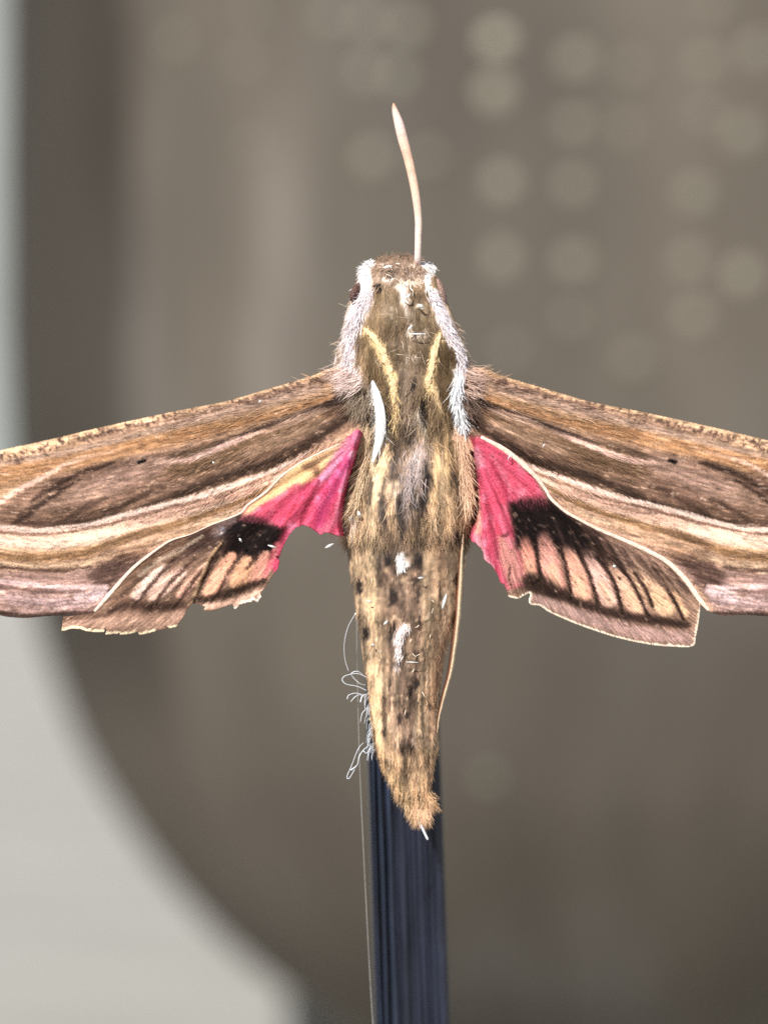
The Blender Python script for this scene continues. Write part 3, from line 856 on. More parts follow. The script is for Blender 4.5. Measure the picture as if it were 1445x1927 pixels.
# ---- tubes and raised veins
def tube(name, pts, mat, parent, sides=8, cols=None, flat=1.0, thin=1.0):
    """pts rows (px, py, depth m, radius px)"""
    p = spline(pts, 8)
    w3 = P(p[:, 0], p[:, 1], p[:, 2])
    tan = np.gradient(w3, axis=0)
    tan /= np.linalg.norm(tan, axis=1)[:, None] + 1e-12
    ref = np.array([0, 1.0, 0])
    u = np.cross(tan, ref)
    u /= np.linalg.norm(u, axis=1)[:, None] + 1e-9
    v = np.cross(u, tan)
    vs = []
    for k in range(sides):
        a = 2 * math.pi * k / sides
        vs.append(w3 + (u * math.cos(a) + v * math.sin(a) * flat) * (p[:, 3] * thin * S)[:, None])
    vs = np.stack(vs, 1).reshape(-1, 3)
    n = len(p)
    f = [(i * sides + j, i * sides + (j + 1) % sides, (i + 1) * sides + (j + 1) % sides, (i + 1) * sides + j) for i in range(n - 1) for j in range(sides)]
    f += [tuple(range(sides))[::-1], tuple(range((n - 1) * sides, n * sides))]
    c = None
    if cols is not None:
        c = np.repeat(cols(p), sides, 0)
    o = mesh_obj(name, vs, f, mat, None, c)
    under(o, parent)
    return o


def under_part(o, part, root):
    """make o (world coordinates) a sub-part of a part that already hangs under root"""
    o.parent = part
    o.location = (0, 0, 0)


m_vein = mat_plain('pale_vein', tuple(albedo((236, 204, 182))), 0.6, 0.3, (2500, 0.12, (1, 1, 1)), 0.3)
fr = pleat(885, 820, 34, .4)
fl = pleat(680, 820, 34, 1.2)


def vein(pts, f, wing, th_=1.0):
    q = [(x, y, float(f(np.array([x]), np.array([y]))[0]) - 0.00004, r) for x, y, r in pts]
    o = tube('vein', q, m_vein, moth, 8, None, 0.45, thin=th_)
    o.parent = wing
    o.location = (0, 0, 0)


vein([(905, 822, 3), (953, 849, 5), (1000, 889, 4.6), (1023, 917, 3.6), (1037, 939, 3.0), (1063, 962, 3.0), (1085, 975, 2.8), (1125, 996, 3.2), (1166, 1013, 3.6), (1206, 1031, 4.2), (1247, 1052, 4.6), (1274, 1074, 5), (1295, 1098, 5.2), (1317, 1129, 5), (1334, 1149, 3)], fr, hw_r)
vein([(640, 835, 1.5), (600, 853, 2), (560, 874, 2.2), (530, 896, 2.4), (500, 926, 2.8), (467, 950, 3), (450, 967, 2.4), (397, 988, 1.6), (360, 1005, 1.4), (330, 1014, 1.8), (308, 1025, 2.6), (266, 1056, 3.6), (241, 1079, 4.2), (207, 1118, 5), (178, 1151, 3.5)], fl, hw_l, .8)

# ---- body pattern
cb = Canvas(560, 450, 960, 1600, (150, 116, 80))
st, po = cb.stroke, cb.poly
po([(700, 484), (800, 484), (815, 530), (760, 545), (690, 530)], (140, 110, 86), 1, 5)
po([(690, 545), (750, 548), (812, 548), (850, 640), (868, 690), (858, 760), (840, 830), (720, 830), (700, 720), (675, 650), (680, 600)], (122, 95, 64), 1, 8)
st([(735, 560, 30), (720, 600, 30)], (132, 103, 66), .6, .8)
po([(678, 625), (700, 640), (722, 690), (735, 740), (736, 800), (722, 830), (716, 770), (696, 715), (684, 670)], (118, 90, 54), .95, 5)
po([(833, 632), (852, 660), (868, 690), (862, 730), (846, 775), (830, 750), (812, 725), (818, 680)], (110, 83, 48), .95, 5)
st([(765, 640, 16), (770, 700, 16), (775, 750, 12)], (140, 112, 84), .8, .8)
# crown marks
st([(757, 540, 9), (760, 552, 7), (763, 575, 5, .7), (770, 600, 4, .3)], (226, 214, 208), .85, .6)
st([(745, 538, 3), (790, 530, 4)], (222, 200, 178), .8, .6)
for a_, b_ in (((715, 503), (735, 498)), ((722, 528), (740, 518)), ((770, 505), (782, 500)), ((764, 560), (770, 552)), ((768, 622), (775, 612)), ((786, 572), (796, 578)), ((766, 628), (804, 628)), ((765, 672), (790, 668))):
    st([a_, b_], (226, 206, 188), .85, .5, hw=2.4)
st([(733, 520, 4), (740, 508, 4)], (60, 40, 30), .95, .5)
st([(704, 538, 3), (713, 536, 4), (718, 545, 3)], (40, 28, 28), .95, .5)
st([(770, 510, 10), (790, 515, 9)], (172, 146, 130), .7, .8)
# side bands
lav = (212, 198, 200)
st([(700, 494, 6), (688, 510, 9), (686, 528, 10), (690, 545, 8), (682, 560, 8)], (250, 246, 244), 1, .5)
st([(690, 560, 12), (672, 585, 18), (660, 620, 14), (652, 660, 12), (650, 690, 16), (668, 705, 14), (660, 720, 10)], lav, .95, .6)
st([(644, 640, 8), (640, 680, 8)], (170, 140, 112), .7, .8)
st([(662, 620, 3), (660, 650, 3), (666, 665, 3)], (244, 242, 246), .8, .6)
st([(650, 610, 3), (672, 610, 5), (680, 604, 4)], (84, 62, 56), .8, .7)
st([(795, 494, 6), (812, 504, 8), (804, 522, 6), (806, 540, 5), (815, 552, 6)], (250, 246, 242), 1, .5)
st([(816, 555, 7), (830, 585, 11), (845, 622, 13), (862, 650, 9), (872, 680, 8), (868, 700, 7), (863, 725, 7), (862, 750, 8)], (216, 204, 208), .97, .5)
st([(860, 700, 6), (862, 740, 8), (866, 775, 12), (872, 810, 14), (878, 825, 8)], (248, 248, 252), 1, .5)
st([(888, 690, 8), (890, 720, 8)], (172, 138, 120), .7, .8)
# white stripe and gold stripes
st([(702, 724, 4), (708, 745, 7), (714, 769, 9), (717, 803, 9.5), (712, 835, 8), (704, 862, 5), (700, 872, 3)], (255, 252, 248), 1, .35)
st([(694, 735, 4), (704, 775, 5), (706, 820, 5)], (190, 180, 170), .6, .8)
gold = (246, 206, 128)
st([(684, 618, 3), (690, 622, 5), (704, 635, 7), (719, 661, 8), (730, 690, 8), (740, 719, 8), (743, 750, 6, .9), (745, 775, 6, .8), (746, 795, 4, .5)], gold, .97, .4)
st([(829, 628, 3), (823, 642, 7), (817, 660, 7), (812, 692, 7), (806, 720, 7), (803, 728, 4)], gold, .97, .4)
st([(808, 722, 5), (820, 735, 6, .7), (827, 755, 6, .5), (826, 775, 5, .3)], (216, 178, 110), .9, .6)
# lower thorax
st([(760, 700, 10), (765, 760, 12), (775, 800, 12)], (156, 128, 104), .7, .8)
st([(780, 710, 4), (778, 725, 5)], (50, 36, 40), .85, .6)
st([(795, 745, 5), (798, 765, 7), (800, 785, 4)], (40, 28, 24), .9, .6)
st([(775, 790, 4), (778, 815, 6), (772, 835, 4)], (56, 40, 36), .8, .7)
st([(790, 770, 5), (798, 800, 5)], (186, 176, 166), .6, .7)
po([(650, 720), (695, 715), (712, 800), (700, 860), (670, 830)], (118, 98, 78), .8, 10)
st([(658, 745, 8), (668, 760, 9)], (74, 62, 58), .7, .8)
po([(660, 830), (700, 870), (720, 830), (740, 860), (735, 960), (700, 1010), (650, 1010), (640, 930)], (176, 142, 102), .9, 10)
po([(830, 800), (880, 830), (893, 900), (885, 1000), (820, 1010), (820, 900)], (168, 132, 92), .9, 10)
st([(700, 880, 10), (712, 860, 8), (720, 845, 5)], (228, 190, 136), .8, .7)
st([(846, 800, 8), (842, 850, 9), (836, 890, 8)], (198, 156, 96), .75, .8)
st([(870, 840, 9), (880, 880, 8), (890, 920, 6)], (214, 164, 124), .8, .8)
st([(790, 840, 16), (785, 880, 18), (770, 920, 18), (765, 960, 12)], (146, 126, 120), .85, .8)
st([(740, 870, 7), (732, 900, 8), (722, 960, 7), (730, 1000, 5)], (76, 56, 48), .7, .8)
st([(800, 880, 7), (802, 905, 8), (790, 950, 8), (770, 955, 6)], (58, 42, 38), .75, .8)
st([(750, 940, 5), (760, 975, 6), (758, 1005, 5)], (82, 60, 54), .7, .8)
st([(738, 915, 6), (745, 930, 5)], (206, 188, 186), .6, .8)
st([(660, 985, 7), (672, 975, 6)], (222, 212, 216), .6, .8)
st([(855, 985, 5), (862, 998, 6), (860, 1012, 5)], (86, 60, 60), .8, .7)
st([(728, 840, 6), (724, 880, 7), (726, 930, 6)], (206, 166, 112), .7, .7)
st([(845, 830, 5), (852, 880, 6), (846, 930, 5)], (110, 80, 52), .6, .7)
st([(818, 820, 5), (822, 870, 6), (815, 940, 5)], (206, 164, 106), .7, .7)
st([(690, 890, 6), (682, 940, 6), (672, 990, 5)], (128, 98, 70), .6, .7)
st([(756, 700, 4), (752, 740, 5), (760, 790, 4)], (96, 74, 56), .6, .7)
st([(757, 820, 5), (752, 860, 6), (745, 895, 5)], (84, 62, 50), .7, .7)
st([(782, 850, 6), (778, 880, 7)], (178, 162, 158), .7, .8)
st([(760, 960, 6), (752, 985, 6)], (196, 176, 166), .5, .8)
dk_ = (52, 38, 34)
for pts_ in ([(722, 905, 4), (716, 945, 7), (720, 990, 6)], [(760, 925, 5), (752, 955, 8), (760, 1000, 7)], [(802, 868, 4), (806, 900, 8), (796, 945, 7), (785, 985, 5)],
             [(738, 800, 3), (744, 840, 6), (738, 880, 6)], [(778, 900, 4), (772, 940, 6)], [(850, 880, 3), (862, 920, 5), (868, 960, 4)], [(786, 1000, 6), (782, 1030, 7)], [(728, 1010, 5), (732, 1035, 7)],
             [(700, 905, 3), (694, 945, 4)], [(764, 790, 4), (762, 830, 5)]):
    st(pts_, dk_, .62, .9)
for pts_ in ([(706, 880, 5), (708, 920, 6), (700, 960, 5)], [(830, 850, 5), (834, 900, 6), (830, 940, 4)], [(684, 900, 4), (676, 950, 5)], [(846, 940, 5), (842, 985, 5)], [(745, 905, 4), (740, 930, 4)], [(815, 960, 4), (818, 1000, 4)]):
    st(pts_, (214, 178, 130), .5, .9)
# abdomen
po([(640, 1015), (885, 1015), (868, 1150), (838, 1260), (828, 1400), (815, 1470), (825, 1560), (770, 1560), (700, 1410), (680, 1250)], (160, 126, 92), .95, 12)
st([(668, 1030, 9), (684, 1150, 10), (698, 1300, 8), (712, 1400, 7)], (190, 152, 108), .7, .8)
st([(715, 1010, 9), (708, 1100, 9), (715, 1200, 8), (720, 1300, 8)], (176, 142, 102), .6, .8)
st([(757, 1030, 16), (757, 1120, 16), (757, 1200, 14), (760, 1300, 12), (765, 1400, 12)], (138, 104, 82), .8, .9)
for x_ in (734, 782):
    st([(x_, 1030, 7), (x_ + 1, 1120, 8), (x_ + 2, 1220, 7), (x_ + (4 if x_ < 760 else -6), 1330, 6), (x_ + (10 if x_ < 760 else -4), 1430, 5)], (112, 82, 64), .7, .9)
st([(820, 1020, 14), (835, 1100, 14), (822, 1200, 12), (812, 1300, 11)], (186, 140, 98), .8, .8)
for x, y, r1, r2 in [(728, 1048, 10, 12), (788, 1058, 11, 11), (722, 1092, 8, 8), (740, 1125, 10, 12), (782, 1092, 8, 6), (786, 1120, 5, 14), (676, 1102, 7, 14), (690, 1190, 8, 11), (858, 1092, 6, 14), (852, 1118, 4, 8),
                     (742, 1178, 6, 8), (790, 1168, 4, 12), (764, 1232, 4, 4), (785, 1235, 5, 10), (782, 1282, 9, 8), (772, 1300, 7, 8), (724, 1320, 3, 6), (752, 1355, 5, 12), (768, 1345, 5, 6), (775, 1380, 5, 4),
                     (755, 1412, 7, 10), (772, 1410, 9, 12), (780, 1425, 7, 10), (768, 1440, 6, 6), (783, 1470, 6, 10), (788, 1500, 5, 8), (724, 1380, 3, 8), (735, 1430, 5, 6), (752, 1490, 4, 14), (765, 1520, 6, 5), (790, 1530, 5, 5),
                     (736, 1200, 4, 8), (704, 1230, 4, 8), (800, 1240, 5, 6), (810, 1330, 3, 6), (745, 1250, 3, 10), (733, 1290, 3, 10)]:
    st([(x, y - r2 * .6, r1 * .7), (x, y + r2 * .6, r1 * .8)], (62, 42, 35), .95, .7)
st([(756, 1046, 6), (758, 1058, 8), (757, 1072, 6)], (250, 238, 232), .97, .5)
st([(758, 1084, 6), (760, 1092, 6)], (216, 168, 120), .8, .6)
st([(764, 1176, 6), (752, 1192, 8), (750, 1215, 7, .9), (748, 1240, 6, .8), (746, 1262, 5, .6)], (244, 224, 220), .95, .6)
st([(745, 1270, 5, .6), (742, 1320, 6, .7), (740, 1350, 5, .6), (744, 1400, 5, .6), (748, 1440, 6, .5)], (222, 178, 138), .85, .7)
st([(836, 1110, 3), (833, 1140, 3)], (240, 220, 196), .8, .6)
st([(700, 1005, 3), (695, 1030, 5), (698, 1060, 4)], (214, 180, 128), .7, .7)
for k_, y_ in enumerate((1100, 1172, 1245, 1318, 1385, 1448)):
    w_ = np.interp(y_, [1000, 1200, 1400, 1500], [100, 82, 62, 40])
    c_ = np.interp(y_, [1000, 1200, 1400, 1500], [762, 762, 764, 780])
    for j_ in range(16):
        f_ = -1 + 2 * j_ / 15 + random.uniform(-.06, .06)
        x_, yy = c_ + w_ * f_, y_ - 14 * f_ * f_ + random.uniform(-4, 4)
        st([(x_, yy - 9, 2.2), (x_ + random.uniform(-1, 1), yy, 1.4)], (222, 184, 136), random.uniform(.2, .75), .6, n=2)
        st([(x_ + 2, yy + 2, 1.8), (x_ + 2, yy + random.uniform(5, 11), 1.2)], (92, 64, 48), random.uniform(.15, .6), .6, n=2)
for pts_, c_, a_ in ([[(690, 1040, 7), (700, 1130, 8), (706, 1230, 7), (712, 1330, 7)], (206, 166, 116), .7], [[(716, 1040, 5), (720, 1140, 6), (724, 1250, 5), (728, 1340, 5)], (128, 96, 70), .6],
                    [[(806, 1040, 7), (812, 1130, 7), (806, 1230, 7), (800, 1330, 7)], (200, 156, 112), .7], [[(832, 1040, 6), (836, 1120, 6), (826, 1220, 6), (816, 1330, 5)], (140, 104, 76), .6],
                    [[(850, 1030, 7), (848, 1120, 7), (836, 1200, 6)], (206, 166, 124), .6], [[(700, 1340, 6), (712, 1390, 7), (722, 1420, 6)], (222, 178, 122), .7], [[(812, 1340, 6), (812, 1390, 7), (808, 1430, 6)], (214, 166, 122), .7],
                    [[(730, 1380, 5), (744, 1430, 6), (760, 1480, 6)], (150, 112, 76), .6], [[(742, 1270, 5), (742, 1340, 6), (748, 1400, 6)], (206, 160, 122), .55]):
    st(pts_, c_, a_, .8)
# hind end
po([(705, 1415), (830, 1410), (818, 1480), (822, 1560), (770, 1560)], (206, 160, 108), .6, 12)
st([(712, 1425, 5), (735, 1460, 7), (760, 1500, 7), (775, 1530, 6)], (212, 168, 110), .85, .7)
st([(812, 1440, 6), (806, 1480, 6), (812, 1520, 8)], (206, 156, 110), .85, .7)
st([(705, 1420, 3), (730, 1440, 4), (752, 1448, 4), (765, 1455, 3), (790, 1440, 4), (815, 1420, 3)], (112, 78, 52), .45, .8)
rr_ = random.Random(8)
for i in range(420):
    y = 500 + 1055 * rr_.random() ** .7
    x = rr_.uniform(640, 890)
    l = rr_.uniform(10, 46)
    st([(x, y), (x + rr_.uniform(-2, 2), y + l)], rr_.choice([(92, 66, 46), (70, 50, 40), (206, 172, 130), (188, 148, 104), (228, 206, 178)]), rr_.uniform(.1, .42), .7, hw=rr_.uniform(.7, 1.7), n=2)

yy_, xx_ = np.mgrid[450:1600, 560:960].astype(float)
lock = (0.40 * (vnoise(xx_ / 4.2 + 20, yy_ / 95 + 7, 201) - .5) + 0.30 * (vnoise(xx_ / 9 + 50, yy_ / 120 + 3, 202) - .5) + 0.38 * (vnoise(xx_ / 2.4, yy_ / 40, 203) - .5))
lock2 = 0.3 * (vnoise(xx_ / 3.4 + 5, yy_ / 60 + 8, 204) - .5) * (yy_ > 1000)
cb.c = cb.c * (1 + lock * np.where(yy_ < 760, .5, 1.0) + lock2)[..., None]
cb.c *= np.where(yy_ > 1000, .90, 1.0)[..., None]
cb.c *= (1 + .34 * (vnoise(xx_ / 17 + 2, yy_ / 30 + 4, 211) - .5) * (yy_ > 800))[..., None]
cb.punch(1.22, 2, 112)
gm = cb.c.mean(2, keepdims=True)
cb.c = gm + (cb.c - gm) * 0.90

# ---- body mesh: one continuous skin
bo = np.array([(484, 742, 762), (488, 722, 782), (494, 706, 800), (503, 692, 812), (515, 680, 820), (530, 670, 829), (550, 662, 837), (570, 657, 843), (600, 648, 856), (640, 644, 868), (680, 642, 880), (720, 650, 890), (760, 660, 886), (800, 670, 880),
               (840, 676, 886), (880, 666, 892), (920, 655, 896), (960, 647, 893), (1000, 646, 883), (1030, 652, 877), (1100, 662, 871), (1150, 669, 864), (1200, 678, 849), (1250, 684, 836), (1300, 692, 829), (1350, 697, 826), (1400, 702, 827), (1420, 708, 822),
               (1450, 720, 816), (1480, 736, 812), (1500, 748, 811), (1530, 769, 815), (1548, 779, 808), (1556, 788, 802)], float)
bo_s = spline(bo, 8)
by = np.arange(485, 1555, 2.2)
bl, br = np.interp(by, bo_s[:, 0], bo_s[:, 1]), np.interp(by, bo_s[:, 0], bo_s[:, 2])
seg = np.zeros_like(by)
for a_, b_ in zip([1030, 1100, 1172, 1245, 1318, 1385, 1448], [1100, 1172, 1245, 1318, 1385, 1448, 1520]):
    mm = (by >= a_) & (by < b_)
    t = (by[mm] - a_) / (b_ - a_)
    seg[mm] = 0.024 * (np.sin(math.pi * np.clip(t * .62 + .1, 0, 1)) - .7) * 1.2
hwid = (br - bl) / 2
cxb = (br + bl) / 2
dfac = np.interp(by, [485, 560, 680, 800, 950, 1050, 1300, 1500, 1556], [.8, .72, .66, .66, .66, .74, .8, .75, .6])
dcen = np.interp(by, [485, 700, 1000, 1300, 1556], [0.0004, 0.0010, 0.0010, 0.0008, 0.0014])
NPH = 120


def body_pt(px, py, push=0.0):
    """depth of the front skin at a photo pixel, with unit-ish normal (x right, y down px, d toward camera)"""
    w = np.interp(py, by, hwid)
    c = np.interp(py, by, cxb)
    df_ = np.interp(py, by, dfac)
    dc = np.interp(py, by, dcen)
    u = np.clip((px - c) / w, -0.999, 0.999)
    q = (1 - np.abs(u) ** 2.3) ** (1 / 2.3)
    dep = dc - w * S * df_ * q
    return dep, u, q


ph = np.linspace(0, 2 * math.pi, NPH, endpoint=False)
BY, PH = np.meshgrid(by, ph, indexing='ij')
cs, sn = np.cos(PH), np.sin(PH)
e = 2 / 2.3
ux = np.sign(cs) * np.abs(cs) ** e
uq = np.sign(sn) * np.abs(sn) ** e
lump = 1 + 0.03 * (vnoise(BY / 26 + 5, PH * 3 + 9, 33) - .5) + np.interp(BY + 16 * ux ** 2 + 11 * (vnoise(PH * 9 + 3, BY / 90, 34) - .5), by, seg)
BX = cxb[:, None] + hwid[:, None] * ux * lump
BD = dcen[:, None] - hwid[:, None] * S * dfac[:, None] * uq * lump
fx, fy = BX.ravel(), BY.ravel()
bc = cb.sample(fx + 5 * (vnoise(fx / 5, fy / 7, 71) - .5), fy + 14 * (vnoise(fx / 2.2, fy / 18, 72) - .5))
bc = lin(bc)
bc = bc * (np.clip(bc.mean(1) / 0.15, .15, 4) ** .2)[:, None]
bc = clipc(bc * GAIN * 1.1 * (1 + .4 * (vnoise(fx / 2.2, fy / 11, 73) - .5))[:, None])
bv = P(fx, fy, BD.ravel())
nr = len(by)
ii, jj = np.meshgrid(np.arange(nr - 1), np.arange(NPH), indexing='ij')
bf = np.stack([ii * NPH + jj, ii * NPH + (jj + 1) % NPH, (ii + 1) * NPH + (jj + 1) % NPH, (ii + 1) * NPH + jj], -1).reshape(-1, 4)
# close both ends with small fans (as degenerate-free quads)
top = len(bv)
bv = np.concatenate([bv, P([752, 795], [483.2, 1556], [0.0004, 0.0014])])
bc = np.concatenate([bc, bc[:1], bc[-1:]])
caps = []
for j in range(0, NPH, 2):
    caps.append((top, j, (j + 1) % NPH, (j + 2) % NPH))
    k0 = (nr - 1) * NPH
    caps.append((top + 1, k0 + (j + 2) % NPH, k0 + (j + 1) % NPH, k0 + j))
bf = np.concatenate([bf, np.array(caps)])
body = mesh_obj('body', bv, bf, m_body, None, bc)
under(body, moth)


# ---- fur: tapered ribbons rooted on the skin
def ribbons(name, roots, dirs, nrm, length, width, cols, parent, curl=0.25, mat=None, seed=1):
    r_ = np.random.default_rng(seed)
    n = len(roots)
    d = dirs / (np.linalg.norm(dirs, axis=1)[:, None] + 1e-12)
    side = np.cross(d, nrm)
    side /= np.linalg.norm(side, axis=1)[:, None] + 1e-12
    up = np.cross(side, d)
    roll = r_.normal(0, 0.35, n)[:, None]
    sd_ = side * np.cos(roll) + up * np.sin(roll)
    bend = side * r_.normal(0, curl, n)[:, None] + up * r_.normal(-0.05, curl * .6, n)[:, None]
    ts = np.array([0, .35, .7, 1.0])
    wf = np.array([.85, 1.0, .75, .12])
    vs = []
    for t, f in zip(ts, wf):
        c = roots + (d * t + bend * t * t) * length[:, None]
        h = sd_ * (width * f * .5)[:, None]
        vs += [c - h, c + h]
    v = np.stack(vs, 1).reshape(-1, 3)
    base = np.arange(n)[:, None] * 8
    f = np.concatenate([base + np.array([[k, k + 1, k + 3, k + 2]]) for k in (0, 2, 4)], 1).reshape(-1, 4)
    c = np.repeat(cols, 8, 0)
    o = mesh_obj(name, v, f, mat or m_fur, None, c)
    o['kind'] = 'stuff'
    o.parent = parent
    o.location = (0, 0, 0) if parent is not moth else -moth.location
    return o


def body_fur(n, yr, lenr, wid, lift, spread, seed, dens=None, jitter=.22, edge=0.0, clump=.35):
    r_ = np.random.default_rng(seed)
    y = r_.uniform(yr[0], yr[1], n)
    u = np.sin(r_.uniform(-1, 1, n) * math.pi / 2 * 1.0)
    u = np.where(r_.random(n) < edge, np.sign(u) * r_.uniform(.9, .998, n), u)
    x = np.interp(y, by, cxb) + np.interp(y, by, hwid) * u * 0.995
    dep, u, q = body_pt(x, y)
    root = P(x, y, dep)
    nr_ = np.stack([np.sign(u) * np.abs(u) ** 1.3, -np.maximum(q, .02) ** 1.3 / .7, np.zeros(n)], -1)
    nr_ /= np.linalg.norm(nr_, axis=1)[:, None]
    lat = 1.5 * (vnoise(x / 13 + 40, y / 34 + 9, 301) - .5) + .9 * (vnoise(x / 6 + 10, y / 18 + 30, 302) - .5)
    flow = np.stack([spread * u + clump * lat + r_.normal(0, .09, n), np.zeros(n), -np.ones(n)], -1)
    flow -= nr_ * (flow * nr_).sum(1)[:, None]
    d = flow + nr_ * np.clip(r_.normal(lift, lift * .5, n), .02, 1.5)[:, None]
    sy = y + r_.normal(0, 3, n) + .3 * lenr[0]
    c = lin(cb.sample(x + r_.normal(0, 1.2, n), sy))
    lu = c.mean(1)
    c = c * (np.clip(lu / 0.15, .15, 4) ** np.where(y > 1010, .15, .2) * np.exp(r_.normal(0, jitter, n)))[:, None]
    c = clipc(c * GAIN * 1.12, .9)
    L = r_.uniform(lenr[0], lenr[1], n) * S
    return root, d, nr_, L, np.full(n, wid * S) * r_.uniform(.6, 1.3, n), c


fur_sets = [
    body_fur(3000, (486, 545), (6, 13), 1.5, .16, .35, 1, jitter=.2),
    body_fur(16000, (535, 770), (10, 20), .8, .035, .20, 2, jitter=.13, clump=.25),
    body_fur(500, (560, 800), (12, 28), 0.8, .35, .5, 3, edge=.7),
    body_fur(17000, (720, 1015), (18, 40), .9, .045, .14, 4, jitter=.15, clump=.45),
    body_fur(700, (780, 1020), (18, 40), 0.8, .35, .5, 5, edge=.7),
    body_fur(3200, (1005, 1510), (8, 18), 1.0, .018, .03, 6, jitter=.08, clump=.1),
    body_fur(500, (1005, 1500), (6, 13), 0.8, .22, .2, 7, edge=.8),
    body_fur(900, (1480, 1545), (12, 22), 1.0, .05, .06, 8, clump=.1),
]
allf = [np.concatenate([f[i] for f in fur_sets]) for i in range(6)]
fur = ribbons('fur', *allf, body, seed=11)


def tuft(n, path, sx, dirpx, L, wid, col, dep_off, seed, fan=.25, lift=-.25):
    """hairs rooted around a photo-pixel path, growing along dirpx (px right, px down)"""
    r_ = np.random.default_rng(seed)
    p = spline(path, 10)
    k = r_.integers(0, len(p), n)
    x = p[k, 0] + r_.normal(0, sx, n)
    y = p[k, 1] + r_.normal(0, sx, n)
    dep, u, q = body_pt(x, y)
    cc = np.interp(y, by, cxb)
    ww = np.interp(y, by, hwid)
    dep = np.where(np.abs(x - cc) > ww, np.interp(y, by, dcen), dep) + dep_off
    root = P(x, y, dep)
    if dirpx is None:
        tg = np.gradient(p[:, :2], axis=0)
        tg /= np.linalg.norm(tg, axis=1)[:, None]
        dirpx = (tg[k, 0], tg[k, 1])
    d = np.stack([np.zeros(n) + dirpx[0] + r_.normal(0, fan, n), r_.normal(lift, .2, n), np.zeros(n) - dirpx[1] + r_.normal(0, fan, n)], -1)
    nrm = np.tile(np.array([[0, -1.0, 0]]), (n, 1)) + r_.normal(0, .25, (n, 3))
    nrm /= np.linalg.norm(nrm, axis=1)[:, None]
    c = (lin(np.array(col, float)) if col is not None else lin(cb.sample(np.clip(x, np.interp(y, by, bl) + 4, np.interp(y, by, br) - 4), y + 6))) * np.exp(r_.normal(0, .14, n))[:, None]
    return root, d, nrm, r_.uniform(L[0], L[1], n) * S, np.full(n, wid * S) * r_.uniform(.6, 1.3, n), clipc(c * GAIN * 1.1, .9)


